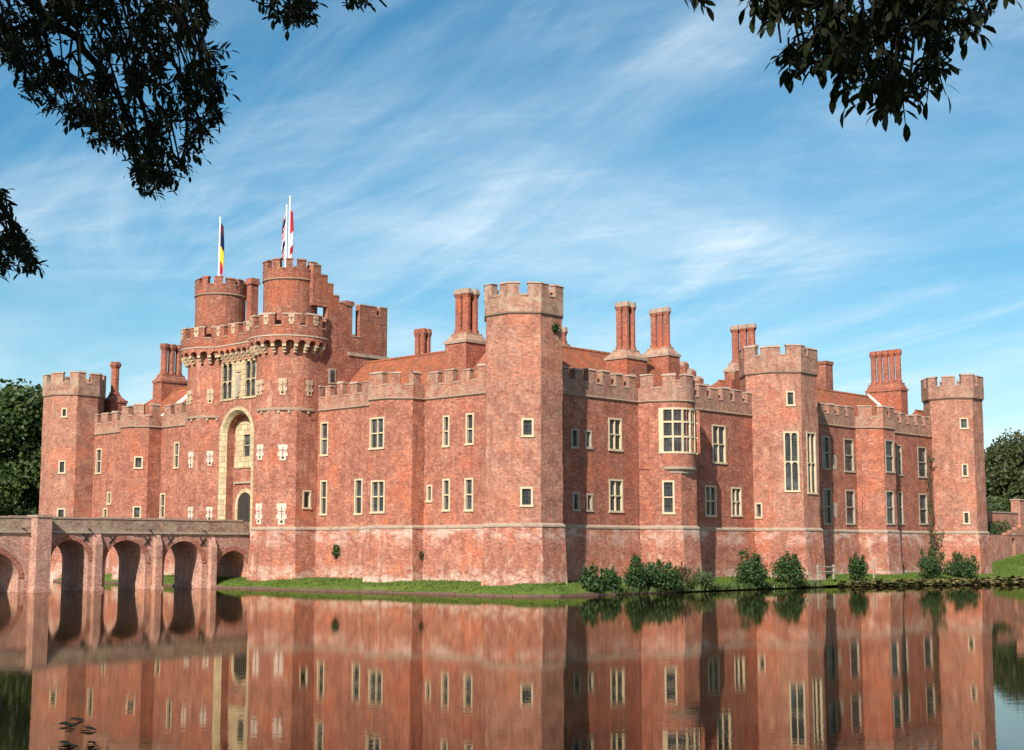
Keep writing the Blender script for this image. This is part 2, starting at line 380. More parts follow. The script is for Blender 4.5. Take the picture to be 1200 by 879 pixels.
def band(m, pa, s0, s1, oo, oi, z0, z1, k, kt=None, oo2=None, dz=0.):
    st = pa.stops(s0, s1); A = [pa.off(x, oo) for x in st]; Bn = [pa.off(x, oi) for x in st]
    A2 = [pa.off(x, oo2) for x in st] if oo2 is not None else A
    zt = [z1+dz*(i/(len(st)-1)) for i in range(len(st))]
    for i in range(len(st)-1):
        m.face([(*A[i], z0), (*A[i+1], z0), (*A2[i+1], zt[i+1]), (*A2[i], zt[i])], k)
        m.face([(*Bn[i], z0), (*Bn[i+1], z0), (*Bn[i+1], zt[i+1]), (*Bn[i], zt[i])], k)
        m.face([(*A2[i], zt[i]), (*A2[i+1], zt[i+1]), (*Bn[i+1], zt[i+1]), (*Bn[i], zt[i])], kt or k)
        m.face([(*A[i], z0), (*A[i+1], z0), (*Bn[i+1], z0), (*Bn[i], z0)], k)
    if not (pa.c and abs(s1-s0-pa.T) < 1e-4):
        for i in (0, -1): m.face([(*A[i], z0), (*Bn[i], z0), (*Bn[i], zt[i]), (*A2[i], zt[i])], k)
def strip(m, pa, o0, z0, o1, z1, k):
    st = pa.stops(0, pa.T); A = [pa.off(x, o0) for x in st]; B = [pa.off(x, o1) for x in st]
    for i in range(len(st)-1): m.face([(*A[i], z0), (*A[i+1], z0), (*B[i+1], z1), (*B[i], z1)], k)
def rect_cells(us, zs, holes):
    us = sorted(set(round(u, 4) for u in us)); zs = sorted(set(round(z, 4) for z in zs))
    for i in range(len(us)-1):
        for j in range(len(zs)-1):
            u, z = (us[i]+us[i+1])/2, (zs[j]+zs[j+1])/2
            if not any(h[0] < u < h[1] and h[2] < z < h[3] for h in holes): yield us[i], us[i+1], zs[j], zs[j+1]
class Face:
    def __init__(s, p0, p1):
        s.p = Vector(p0); d = Vector(p1)-s.p; s.L = d.length; s.d = d.normalized()
        n = Vector((s.d.y, -s.d.x)); s.n = n if n.dot(Vector((CA, CB))-s.p) > 0 else -n
        s.holes = []
    def q(s, u, z, o=0): v = s.p+s.d*u+s.n*o; return (v.x, v.y, z)
    def hit(s, px, py):
        r = ray(px, py); c = Vector((CA, CB)); t = (s.p-c).dot(s.n)/Vector(r[:2]).dot(s.n)
        v = c+Vector(r[:2])*t; return (v-s.p).dot(s.d), EYE+t*r[2]
    def rect(s, x0, y0, x1, y1):
        ym = (y0+y1)/2; xm = (x0+x1)/2; u = sorted((s.hit(x0, ym)[0], s.hit(x1, ym)[0]))
        return u[0], u[1], s.hit(xm, y1)[1], s.hit(xm, y0)[1]
    def fbox(s, m, u0, u1, z0, z1, o0, o1, k):
        m.hexa([s.q(u0, z0, o0), s.q(u1, z0, o0), s.q(u1, z0, o1), s.q(u0, z0, o1), s.q(u0, z1, o0), s.q(u1, z1, o0), s.q(u1, z1, o1), s.q(u0, z1, o1)], k)
    def wall(s, m, z0, z1, k):
        H = [h for h in s.holes if h[2] < z1 and h[3] > z0]
        us = [0, s.L]+[x for h in H for x in h[:2]]; zs = [z0, z1]+[x for h in H for x in h[2:]]
        if s.L > 1.2: zs += [z0+(z1-z0)*i/max(1, int((z1-z0)/.7)) for i in range(1, int((z1-z0)/.7))]
        def qq(u, z):                       # corners worn slightly out of true
            v = s.q(u, z)
            if s.L > 1.2 and (u < 1e-6 or u > s.L-1e-4) and z0 < z < z1:
                w = mnoise.noise_vector(Vector((v[0]*.9, v[1]*.9, z*1.3)))*.055+mnoise.noise_vector(Vector((v[0]*3, v[1]*3, z*4)))*.03; v = (v[0]+w.x, v[1]+w.y, z)
            return v
        for a, b, c, d in rect_cells(us, zs, H): m.face([qq(a, c), qq(b, c), qq(b, d), qq(a, d)], k)
        for a, b, c, d in H:
            D = -.35
            for e in ([(a, c), (a, d)], [(b, c), (b, d)], [(a, c), (b, c)], [(a, d), (b, d)]):
                m.face([s.q(*e[0]), s.q(*e[1]), s.q(*e[1], D), s.q(*e[0], D)], k)

castle = thing('castle', 'red brick moated castle with octagonal towers, battlements and a twin-turreted gatehouse', 'castle', (C0[0], C0[1], 0), RZ)
def cb(m, name, parent=None, **k): return m.build(name, parent or castle, plan=True, **k)

def window(F, u0, u1, z0, z1, lights=1, trans=0, fw=.125, arched=False, stone='stone', rows=None, name='window'):
    """stone frame with mullions and transoms, leaded panes set back inside a real opening"""
    F.holes.append((u0+.03, u1-.03, z0+.03, z1-.03))
    m = MB(); D0, D1 = -.22, .035
    F.fbox(m, u0, u0+fw, z0, z1, D0, D1, stone); F.fbox(m, u1-fw, u1, z0, z1, D0, D1, stone)
    F.fbox(m, u0+fw, u1-fw, z1-fw, z1, D0, D1-.004, stone); F.fbox(m, u0-.04, u1+.04, z0-.05, z0+fw*.8, D0, D1+.05, stone)
    a, b, c, d = u0+fw, u1-fw, z0+fw*.8, z1-fw
    mw = .085
    for i in range(1, lights):
        x = a+(b-a)*i/lights; F.fbox(m, x-mw/2, x+mw/2, c, d, D0, D1-.05, stone)
    tz = rows or [i/(trans+1) for i in range(1, trans+1)]
    for f in tz:
        z = c+(d-c)*f; F.fbox(m, a, b, z-mw/2, z+mw/2, D0, D1-.055, stone)
    if arched:
        for f in list(tz)+[1.0]:
            zt = c+(d-c)*f-(mw/2 if f < 1 else 0); w = (b-a)/lights
            for i in range(lights):
                x0 = a+w*i+(mw/2 if i else 0); x1 = a+w*(i+1)-(mw/2 if i < lights-1 else 0); xm = (x0+x1)/2; r = (x1-x0)/2; hh = r*1.1
                for sg, xe in ((-1, x0), (1, x1)):
                    arc = [(xm+sg*r*math.cos(q*PI/12), zt-hh+hh*math.sin(q*PI/12)) for q in range(0, 7)]
                    m.face([F.q(xe, zt, D1-.06)]+[F.q(x, z, D1-.06) for x, z in arc], stone)
    w = cb(m, name)
    g = MB(); g.face([F.q(u0+.05, z0+.05, -.14), F.q(u1-.05, z0+.05, -.14), F.q(u1-.05, z1-.05, -.14), F.q(u0+.05, z1-.05, -.14)], 'glass')
    cb(g, 'pane', w)
    return w
def win(F, x0, y0, x1, y1, lights=1, trans=0, **k): return window(F, *F.rect(x0, y0, x1, y1), lights, trans, **k)

def arrow_loop(F, x0, y0, x1, y1, stone='stone_pale', dot=True, metres=False):
    u0, u1, z0, z1 = (x0, y0, x1, y1) if metres else F.rect(x0, y0, x1, y1); um = (u0+u1)/2; w = u1-u0; h = z1-z0; m = MB()
    F.fbox(m, um-w*.33, um+w*.33, z0, z0+h*.25, -.1, .035, stone)
    F.fbox(m, u0, u1, z0+h*.26, z0+h*.48, -.1, .04, stone)
    F.fbox(m, um-w*.36, um+w*.36, z0+h*.49, z0+h*.70, -.1, .037, stone)
    F.fbox(m, um-w*.48, um+w*.46, z0+h*.71, z1, -.1, .042, stone)
    o = cb(m, 'arrow_loop'); s = MB()
    F.fbox(s, um-.035, um+.035, z0+h*.30, z1-h*.14, -.05, .047, 'slit'); F.fbox(s, um-w*.25, um+w*.25, z0+h*.60, z0+h*.60+.07, -.05, .05, 'slit')  # raised cross inlay, its colour standing in for a shaded cut
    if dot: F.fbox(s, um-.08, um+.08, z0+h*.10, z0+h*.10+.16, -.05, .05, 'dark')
    cb(s, 'slit', o)

ZP, ZS, ZG = 4.4, 13.2, .2
def battlement(parent, pa, z0, zsill, ztop, oo=.04, th=.45, pitch=1.75, gap=.62, phase=None, brick='brick_top', cop='coping', jit=.11, ends=True):
    m = MB(); T = pa.T
    band(m, pa, 0, T, oo, oo-th, z0, zsill, brick, cop)
    n = max(1, round(T/pitch)); P_ = T/n
    ph = phase if phase is not None else (0 if pa.c else gap/2)
    for i in range(n):
        s0 = i*P_+ph; s1 = s0+P_-gap
        s0 += random.uniform(-jit, jit); s1 += random.uniform(-jit, jit)
        if not pa.c: s0, s1 = max(0.02, s0), min(T-.02, s1)
        zt = ztop+random.uniform(-jit, jit*.7)
        band(m, pa, s0, s1, oo-.003, oo-th+.003, zsill-.02, zt-.13, brick, cop)
        band(m, pa, s0-.05, s1+.05, oo+.05, oo-th-.04, zt-.13, zt, cop, cop, oo2=oo-.06, dz=random.uniform(-.10, .10))
        g0, g1 = s1+.05, s1+gap-.05
        if pa.c or g1 < T: band(m, pa, g0, g1, oo+.045, oo-th-.03, zsill-.08, zsill+.035, cop, cop, oo2=oo-.05)
    return cb(m, 'battlement', parent)

def run(name, pts, wins=(), z0=ZP, z1=ZS, plinth=True, string=True, batt=True, closed=False, brick='brick', zsill=14.28, ztop=15.2, label=None,
        pz=(ZG, .34, .12), loops=(), cap=True, smat='string', bk='brick_top', **bkw):
    pa = Path(pts, closed); n = len(pts)
    F = [Face(pts[i], pts[(i+1) % n]) for i in range(pa.n)]
    for w in wins:
        i, r, li, tr = w[:4]; win(F[i], *r, li, tr, **(w[4] if len(w) > 4 else {}))
    for i, r in loops: arrow_loop(F[i], *r)
    m = MB()
    for f in F: f.wall(m, z0, z1, brick)
    if closed and cap: m.face([(*q, z1+.3) for q in pts], 'deck')
    o = cb(m, name)
    if label: o['label'] = label
    if plinth:
        q = MB(); strip(q, pa, pz[1], pz[0]-.6, pz[2], ZP-.12, 'brick_low'); c = cb(q, 'plinth', o)
        q = MB(); strip(q, pa, pz[2]+.05, ZP-.13, pz[2]+.05, ZP-.02, 'course'); strip(q, pa, pz[2]+.05, ZP-.02, -.01, ZP+.12, 'course'); strip(q, pa, pz[2]-.02, ZP-.13, pz[2]+.05, ZP-.13, 'course')
        cb(q, 'plinth_course', o)
    if string:
        q = MB(); band(q, pa, 0, pa.T, .03, -.25, z1-.02, z1+.06, smat, oo2=.11); band(q, pa, 0, pa.T, .11, -.25, z1+.06, z1+.17, smat, oo2=.045)
        cb(q, 'string_course', o)
    if batt: battlement(o, pa, z1+.12, zsill, ztop, brick=bk, **bkw)
    return o, F, pa
def octagon(ca, cbb, w):
    r = w*1.2071; h = w/2
    return [(ca+h, cbb-r), (ca-h, cbb-r), (ca-r, cbb-h), (ca-r, cbb+h), (ca-h, cbb+r), (ca+h, cbb+r), (ca+r, cbb+h), (ca+r, cbb-h)]
# octagon edge 0 faces -b, 1 is diagonal, 2 faces -a

# ------------------------------------------------------------------ towers
run('tower', octagon(.25, .2, 2.05), brick='brick_tower', wins=[(1, (611, 490, 625.5, 511.5), 1, 0), (1, (609.5, 570.5, 624.5, 593.3), 1, 0)], closed=True, z1=17.9, zsill=19.18, ztop=20.1,
    pitch=2.05, gap=.62, phase=-.72, oo=.1, th=.5, label='nearest octagonal corner tower with lichened battlements')
run('tower', octagon(56.66, -.80, 2.08), brick='brick_tower', wins=[(1, (72, 478, 79, 489), 1, 0), (1, (68.5, 539.5, 77, 554.8), 1, 0), (1, (66.6, 595.6, 76.5, 607.6), 1, 0)], closed=True,
    z1=16.75, zsill=18.0, ztop=18.95, pitch=2.08, gap=.6, phase=-.74, oo=.1, label='octagonal corner tower behind the bridge')
r2 = 2.341*1.2071
run('tower', octagon(-.654, 28.922, 2.341), brick='brick_tower', wins=[(1, (921, 458, 931.5, 475.5), 1, 0), (1, (918.6, 505.6, 936.6, 576), 2, 1, dict(arched=True, fw=.12)), (2, (945.6, 506.5, 956.5, 578.5), 2, 1, dict(arched=True, fw=.12)),
    (0, (885, 589, 893.5, 607), 1, 0)], closed=True, z1=16.5, zsill=17.98, ztop=18.75, pitch=2.0, gap=.5, phase=-.6, oo=.1, bk='brick_top_red', label='octagonal mid-wall tower with tall two-light windows')
r3 = 2.044*1.2071
run('tower', octagon(-.986, 55.6+r3, 2.044), brick='brick_tower', wins=[(1, (1124.4, 489.6, 1134.6, 502.5), 1, 0), (1, (1127, 543.4, 1134.6, 558.4), 1, 0), (1, (1128.6, 599.5, 1136.4, 614), 1, 0)], closed=True,
    z1=16.7, zsill=17.98, ztop=19.0, pitch=1.85, gap=.55, phase=-.55, oo=.16, bk='brick_top_red', label='far right octagonal corner tower with small square windows')

# ------------------------------------------------------------------ left (gate side) walls
def half_oct(a0, p0, w, axis):
    d = w*.7071
    P = [(a0, 0), (a0, -p0), (a0+d, -p0-d), (a0+d+w, -p0-d), (a0+2*d+w, -p0), (a0+2*d+w, 0)]
    return P if axis == 'a' else [(y, x) for x, y in P]
run('curtain_wall', [(1.5, 0), (9.6, 0)], [(0, (500, 568, 506.7, 588), 1, 0), (0, (518.7, 561, 527.5, 598.7), 1, 1), (0, (544.5, 560, 554.7, 598.7), 1, 1),
    (0, (519, 486.7, 527, 523.5), 1, 1), (0, (546, 484, 555.5, 521), 1, 1)], pitch=1.62, gap=.72, bk='brick_top_left')
run('bay_turret', half_oct(9.6, 1.121, 1.826, 'a'), [(2, (433.5, 489, 450.5, 526), 2, 1, dict(fw=.12)), (2, (434.7, 562.7, 451, 601), 2, 1, dict(fw=.12))], pitch=1.7, gap=.72, bk='brick_top_left')
run('curtain_wall', [(15.2, 0), (22.5, 0)], [(0, (375.7, 494.5, 384.8, 534), 1, 1), (0, (375.3, 562.7, 383.5, 603.5), 1, 1), (0, (415.5, 561, 425, 603), 1, 1)], pitch=1.55, gap=.72, bk='brick_top_left')
run('curtain_wall', [(34.6, 0), (42.966, 0)], [(0, (204, 518, 210, 548.6), 1, 1), (0, (187.5, 578, 193.5, 607.6), 1, 1)], pitch=1.6, gap=.72, bk='brick_top_left')
run('bay_turret', half_oct(42.966, 1.254, 1.593, 'a'), [(1, (157, 534.7, 167.5, 549), 1, 0), (1, (155.5, 593, 165.5, 607.6), 1, 0)], pitch=1.6, gap=.72, bk='brick_top_left')
run('curtain_wall', [(46.5, 0), (55, 0)], [(0, (112.5, 525.6, 119, 555), 1, 1), (0, (125.6, 576.6, 130.4, 591), 1, 0), (0, (120.8, 595.6, 126, 607.6), 1, 0)], pitch=1.6, gap=.72, bk='brick_top_left')

# ------------------------------------------------------------------ right-hand walls
run('curtain_wall', [(0, 1.8), (0, 11.891)], brick='brick_right', wins=[(0, (668.9, 502.5, 678, 525), 1, 0, dict(stone='stone_weather')), (0, (685.5, 504, 693.5, 525.5), 1, 0, dict(stone='stone_weather')),
    (0, (670.6, 577, 679, 598.5), 1, 0, dict(stone='stone_weather')), (0, (687, 578.4, 694.5, 599), 1, 0, dict(stone='stone_weather')),
    (0, (713, 490, 728.7, 528), 2, 1), (0, (713.6, 561.6, 730, 600), 2, 1)], pitch=1.5, gap=.66, bk='brick_top_red')
run('bay_turret', half_oct(11.891, 1.455, 1.806, 'b'), [(1, (776, 563, 790.5, 602), 1, 1)], z1=8.9, string=False, batt=False)
run('curtain_wall', [(0, 17.2), (0, 26.6)], brick='brick_right', wins=[(0, (834.5, 498, 850.5, 543), 2, 1), (0, (826, 569, 839.5, 605), 2, 1), (0, (857, 571, 869, 605), 2, 1)], pitch=1.5, gap=.66, bk='brick_top_red')
run('curtain_wall', [(0, 31), (0, 41.781)], brick='brick_right', wins=[(0, (963, 511, 972.5, 550), 1, 1, dict(stone='stone_weather')), (0, (989, 514, 1000.5, 553), 1, 1, dict(stone='stone_weather')),
    (0, (964.5, 572.5, 975, 614.5), 1, 1, dict(stone='stone_weather')), (0, (991, 574, 1002, 614.5), 1, 1, dict(stone='stone_weather'))], pitch=1.5, gap=.64, bk='brick_top_red')
run('bay_turret', half_oct(41.781, .456, 1.991, 'b'), [(2, (1037.3, 515.5, 1047.6, 553.6), 1, 1, dict(stone='stone_weather')), (2, (1038.3, 575, 1048, 614.5), 1, 1, dict(stone='stone_weather'))], pitch=1.6, gap=.64, bk='brick_top_red')
run('curtain_wall', [(0, 46.6), (0, 57)], brick='brick_right', wins=[(0, (1050.8, 521, 1057, 557), 1, 1, dict(stone='stone_weather')), (0, (1051.8, 576, 1058.4, 614.5), 1, 1, dict(stone='stone_weather')),
    (0, (1075.5, 523.6, 1086, 559.6), 1, 1, dict(stone='stone_weather')), (0, (1077, 578.5, 1086.8, 614.5), 1, 1, dict(stone='stone_weather'))], pitch=1.5, gap=.64, bk='brick_top_red')
# blocked pale panels on the right-hand wall
for r in ((976.5, 533.5, 980.5, 550), (977, 589, 981, 606)):
    f = Face((0, 31), (0, 41.78)); m = MB(); f.fbox(m, *f.rect(*r), -.1, .02, 'stone_weather'); cb(m, 'blocked_window')

# round oriel over the first bay
oc_a = -1.45; oc_b = on_a(788, 520, oc_a)[0]; oR = 1.62
arc = [(oc_a-oR*math.sin(x), oc_b-oR*math.cos(x)) for x in [PI*i/14 for i in range(15)]]
opts = [(0, 11.85), (-1.0, 11.85)]+arc+[(0, oc_b+oR)]
oF = [Face(opts[i], opts[i+1]) for i in range(len(opts)-1)]
zz0, zz1 = 9.62, 12.72
wi0, wi1 = 3, 13          # facets carrying the curved window
for i in range(wi0, wi1): oF[i].holes.append((0, oF[i].L, zz0, zz1))
m = MB()
for f in oF: f.wall(m, 8.5, ZS, 'brick')
oriel = cb(m, 'oriel'); oriel['label'] = 'bowed oriel with a broad many-light window above corbelling'
pa = Path(opts)
m = MB(); aP = Path(arc)
for k_, (o0, z0, o1, z1) in enumerate([(.06, 8.62, .06, 8.46), (.06, 8.46, -.12, 8.30), (-.12, 8.30, -.14, 8.18), (-.14, 8.18, -.42, 7.95), (0, 8.62, .06, 8.62)]): strip(m, aP, o1, z1, o0, z0, 'course')
cb(m, 'corbel', oriel)
m = MB(); band(m, pa, 0, pa.T, .03, -.25, ZS-.02, ZS+.06, 'string', oo2=.11); band(m, pa, 0, pa.T, .11, -.25, ZS+.06, ZS+.17, 'string', oo2=.045); cb(m, 'string_course', oriel)
battlement(oriel, pa, ZS+.12, 14.28, 15.2, pitch=1.5, gap=.62, brick='brick_top_red')
m = MB(); g = MB(); rows = [zz0, zz0+(zz1-zz0)*.36, zz0+(zz1-zz0)*.70, zz1]
for i in range(wi0, wi1):
    f = oF[i]
    for z in rows: f.fbox(m, -.01, f.L+.01, z-.07, z+.07, -.16, .04 if z in (zz0, zz1) else .0, 'stone')
    if (i-wi0) % 2 == 0: f.fbox(m, -.06, .06, zz0, zz1, -.17, .03, 'stone')
    g.face([f.q(0, zz0, -.09), f.q(f.L, zz0, -.09), f.q(f.L, zz1, -.09), f.q(0, zz1, -.09)], 'glass')
oF[wi0].fbox(m, -.28, .07, zz0-.06, zz1+.06, -.17, .045, 'stone'); oF[wi1-1].fbox(m, oF[wi1-1].L-.07, oF[wi1-1].L+.06, zz0, zz1, -.17, .03, 'stone')
w = cb(m, 'window'); cb(g, 'pane', w)

# ------------------------------------------------------------------ gatehouse
G1 = (23.851, -1.015); G2 = (33.18, -1.015); gw = 1.986; gr = gw*1.2071
gt, gF, _ = run('gate_turret', octagon(*G1, gw), [(2, (354.5, 574.5, 364.5, 596), 1, 0)], closed=True, brick='brick_gate', batt=False, string=False, cap=False,
    loops=[(0, (301, 521, 309, 539)), (1, (325.6, 521, 337.4, 539.5)), (0, (299.8, 590, 307.5, 614.5)), (1, (324, 590, 336, 615))])
gt2, gF2, _ = run('gate_turret', octagon(*G2, gw), closed=True, brick='brick_gate', batt=False, string=False, cap=False,
    loops=[(0, (221, 530, 227, 548)), (1, (242, 528.5, 250, 546)), (0, (220.5, 594, 226.5, 610)), (1, (241.5, 594, 249.6, 610.5))])
def circ(c, r, n=32, ph=0): return [(c[0]+r*math.cos(2*PI*i/n+ph), c[1]+r*math.sin(2*PI*i/n+ph)) for i in range(n)]
ZM0, ZM1 = 17.55, 18.55
DR = 2.46
def tangent(c, r, px):            # facet on a round turret met by the sight line of column px
    best = None
    for k in range(720):
        t = -PI+k*PI/360; p = Vector((c[0]+r*math.cos(t), c[1]+r*math.sin(t))); n = Vector((math.cos(t), math.sin(t)))
        if n.dot(Vector((CA, CB))-p) <= 0: continue
        rr = ray(px, 450); e = abs((p.x-CA)*rr[1]-(p.y-CB)*rr[0])
        if best is None or e < best[0]: best = (e, p, n)
    _, p, n = best; d = Vector((-n.y, n.x)); return Face(p-d*.5, p+d*.5)
for c, gto, lp in ((G1, gt, [(299.5, 445.5, 308, 463), (326, 443.5, 336.5, 463), (358.5, 446, 366.5, 464)]), (G2, gt2, [(219, 458, 224.5, 474), (242, 456, 250.5, 473)])):
    P_ = Path(circ(c, DR), True); m = MB()
    for f in [Face(P_.p[i], P_.p[(i+1) % 32]) for i in range(32)]: f.wall(m, ZS+.1, ZM1+.3, 'brick_gate')
    cb(m, 'drum', gto)
    m = MB()                       # moulded ledge on small corbels, octagon below to round above
    band(m, P_, 0, P_.T, .09, -.6, ZS-.02, ZS+.07, 'string'); band(m, P_, 0, P_.T, .09, -.6, ZS+.07, ZS+.2, 'string', oo2=.0)
    for i in range(20):
        s = P_.T*i/20; band(m, P_, s-.09, s+.09, .07, -.5, ZS-.22, ZS-.02, 'stone_weather')
    cb(m, 'corbel_ledge', gto)
    for r in lp: arrow_loop(tangent(c, DR, (r[0]+r[2])/2), *r, stone='stone_loop')
# machicolated parapet sweeping over both drums and the panel between them
PB = -2.35
def arcpts(c, r, t0, t1, n): return [(c[0]+r*math.cos(t0+(t1-t0)*i/n), c[1]+r*math.sin(t0+(t1-t0)*i/n)) for i in range(n+1)]
th = math.asin((PB-G1[1])/DR)
right_arc = arcpts(G1, DR, math.radians(-238), th, 24)       # sweeps round the near side
left_arc = arcpts(G2, DR, -PI-th, math.radians(58), 24)
mach_path = Path([(21.45, 8)]*0+right_arc+left_arc)
if mach_path.nr[12].dot(Vector((CA, CB))-mach_path.p[12]) < 0: mach_path.nr = [-v for v in mach_path.nr]
OV = .62
mm = MB(); nar = int(mach_path.T/.72); st = mach_path.T/nar
for i in range(nar+1):
    s = min(max(i*st, .1), mach_path.T-.1)
    for (o, za, zb) in ((.24, ZM0-.02, ZM0+.22), (.42, ZM0+.2, ZM0+.42), (.58, ZM0+.40, ZM0+.62)): band(mm, mach_path, s-.10, s+.10, o, -.1, za, zb, 'stone_loop')
for i in range(nar):               # little round arches between the corbels
    s0, s1 = i*st, (i+1)*st; sm = (s0+s1)/2; r = st/2-.10; zc = ZM0+.62; ztop = zc+.55
    for k in range(10):
        x0 = s0+st*k/10; x1 = s0+st*(k+1)/10
        def zar(x): d = abs(x-sm); return zc+(math.sqrt(max(0, r*r-d*d)) if d < r else 0)
        za, zb = zar(x0), zar(x1)
        for o in (OV, OV-.3):
            A, B_ = mach_path.off(x0, o), mach_path.off(x1, o); mm.face([(*A, za), (*B_, zb), (*B_, ztop), (*A, ztop)], 'brick_gate')
        A, B_, A2, B2 = mach_path.off(x0, OV), mach_path.off(x1, OV), mach_path.off(x0, OV-.3), mach_path.off(x1, OV-.3)
        mm.face([(*A, za), (*B_, zb), (*B2, zb), (*A2, za)], 'brick_gate')
cb(mm, 'machicolation')
mp2 = Path([tuple(mach_path.off(x, OV)) for x in mach_path.stops(0, mach_path.T)])
if mp2.nr[12].dot(Vector((CA, CB))-mp2.p[12]) < 0: mp2.nr = [-v for v in mp2.nr]
m = MB(); band(m, mp2, 0, mp2.T, .05, -.4, ZM0+1.17, ZM0+1.27, 'stone_weather', oo2=.02); cb(m, 'string_course')
battlement(castle, mp2, ZM0+1.2, 19.55, 20.5, pitch=2.05, gap=.62, oo=.0, th=.42, brick='brick_dark', jit=.04)
m = MB()
m.face([(*q, 18.8) for q in [tuple(mach_path.off(x, OV-.2)) for x in mach_path.stops(0, mach_path.T)]], 'deck'); cb(m, 'parapet_walk')
nm = max(1, round(mp2.T/2.05)); pm_ = mp2.T/nm
for i in range(nm):                    # cross loops in the middle of each merlon one can see
    sc_ = i*pm_+.31+(pm_-.62)/2
    k = max(q for q in range(mp2.n) if mp2.cum[q] <= sc_); c_ = mp2.off(sc_+1e-4, 0.); nn = mp2.nr[k]
    if nn.dot((Vector((CA, CB))-c_).normalized()) < .15: continue
    f = Face(c_-mp2.d[k]*.5, c_+mp2.d[k]*.5); arrow_loop(f, .27, .73, 19.62, 20.34, stone='stone_loop', dot=False, metres=True)

# panel between the drums: tall stone arch with recessed door, windows above
pF = Face((26.0, PB), (31.15, PB)); aC = 28.55; hw_i, hw_o = 1.72, 2.28
zA = on_b(279, 475.5, PB)[1]-.05; zsp_o = zA-hw_o*1.0; zD = 4.15
def uof(a): return a-26.0
pm = MB(); NA = 20
def acurve(hw, zs): return [(aC+hw*math.cos(PI*i/NA), zs+hw*math.sin(PI*i/NA)) for i in range(NA+1)]
inn = acurve(hw_i, zsp_o); outc = acurve(hw_o, zsp_o)
ztp = zA+.25
for sgn, e in ((1, 31.15), (-1, 26.0)):
    x = aC+sgn*hw_o; pm.face([(x, PB, ZG), (e, PB, ZG), (e, PB, ztp), (x, PB, ztp)] if False else [(x, PB, ZG), (e, PB, ZG), (e, PB, zsp_o), (x, PB, zsp_o)], 'brick_gate')
pts = outc
for i in range(NA): pm.face([(pts[i][0], PB, pts[i][1]), (pts[i+1][0], PB, pts[i+1][1]), (pts[i+1][0], PB, ztp), (pts[i][0], PB, ztp)], 'brick_gate')
for sgn, e in ((1, 31.15), (-1, 26.0)):
    x = aC+sgn*hw_o; pm.face([(x, PB, zsp_o), (e, PB, zsp_o), (e, PB, ztp), (x, PB, ztp)], 'brick_gate')
# wall above the arch with the two stone windows
tF = Face((25.6, PB), (31.3, PB))
u0, u1, z0, z1 = tF.rect(254.5, 424.5, 296, 468)
ul = max(u0, u1); z0 = max(z0, ztp+.02)
for c_ in (1, -1):
    ce = 28.5+c_*1.55; window(tF, ce-25.6-.78, ce-25.6+.78, z0, z1+.05, 2, 1, fw=.13, arched=True, stone='stone_gate')
tF.wall(pm, ztp, ZM1+.3, 'brick_gate')
gp = cb(pm, 'gate_panel'); gp['label'] = 'brick front between the two gate turrets'
m = MB(); tF.fbox(m, 28.5-25.6-.74, 28.5-25.6+.74, z0, z1+.05, -.1, .05, 'stone_gate'); tF.fbox(m, 28.5-25.6-.30, 28.5-25.6+.30, z0+.5, z0+1.9, .0, .11, 'stone_weather')
tF.fbox(m, 28.5-25.6-.17, 28.5-25.6+.17, z0+.15, z0+.95, .0, .19, 'stone_weather'); tF.fbox(m, 28.5-25.6-.4, 28.5-25.6+.4, z0+2.1, z0+2.2, .0, .12, 'stone_weather')
cb(m, 'carved_panel')
m = MB(); RB = -1.40               # stone arch, splayed, with jambs
def ringpts(c): return [(c[0][0], zD)]+c+[(c[-1][0], zD)]
o_, i_ = ringpts(outc), ringpts(inn)
mid = ringpts(acurve(hw_o-.28, zsp_o))
for i in range(len(o_)-1):
    m.face([(o_[i][0], PB-.06, o_[i][1]), (o_[i+1][0], PB-.06, o_[i+1][1]), (mid[i+1][0], PB-.06, mid[i+1][1]), (mid[i][0], PB-.06, mid[i][1])], 'stone_gate')
    m.face([(o_[i][0], PB-.06, o_[i][1]), (o_[i+1][0], PB-.06, o_[i+1][1]), (o_[i+1][0], PB+.1, o_[i+1][1]), (o_[i][0], PB+.1, o_[i][1])], 'stone_gate')
    m.face([(mid[i][0], PB-.06, mid[i][1]), (mid[i+1][0], PB-.06, mid[i+1][1]), (i_[i+1][0], PB+.28, i_[i+1][1]), (i_[i][0], PB+.28, i_[i][1])], 'stone_gate')
cb(m, 'stone_arch')
m = MB()
for i in range(len(i_)-1): m.face([(i_[i][0], PB+.28, i_[i][1]), (i_[i+1][0], PB+.28, i_[i+1][1]), (i_[i+1][0], RB, i_[i+1][1]), (i_[i][0], RB, i_[i][1])], 'brick_gate')
rF = Face((aC-hw_i-.05, RB), (aC+hw_i+.05, RB))
hwid = 1.5
za, zb = rF.hit(283, 548)[1], rF.hit(283, 494)[1]
window(rF, hw_i+.05-hwid, hw_i+.05+hwid, za, zb, 1, 1, fw=1.08, stone='stone_gate')
dz = rF.hit(288, 577)[1]
rF.wall(m, zD-.5, zsp_o+hw_i, 'brick_gate')
cb(m, 'gate_recess')
m = MB(); dr = .98; zs = dz-dr     # doorway
ci = [(aC+dr*math.cos(PI*i/14), zs+dr*math.sin(PI*i/14)) for i in range(15)]; ci = [(ci[0][0], zD)]+ci+[(ci[-1][0], zD)]
co = [(aC+(dr+.3)*math.cos(PI*i/14), zs+(dr+.3)*math.sin(PI*i/14)) for i in range(15)]; co = [(co[0][0], zD)]+co+[(co[-1][0], zD)]
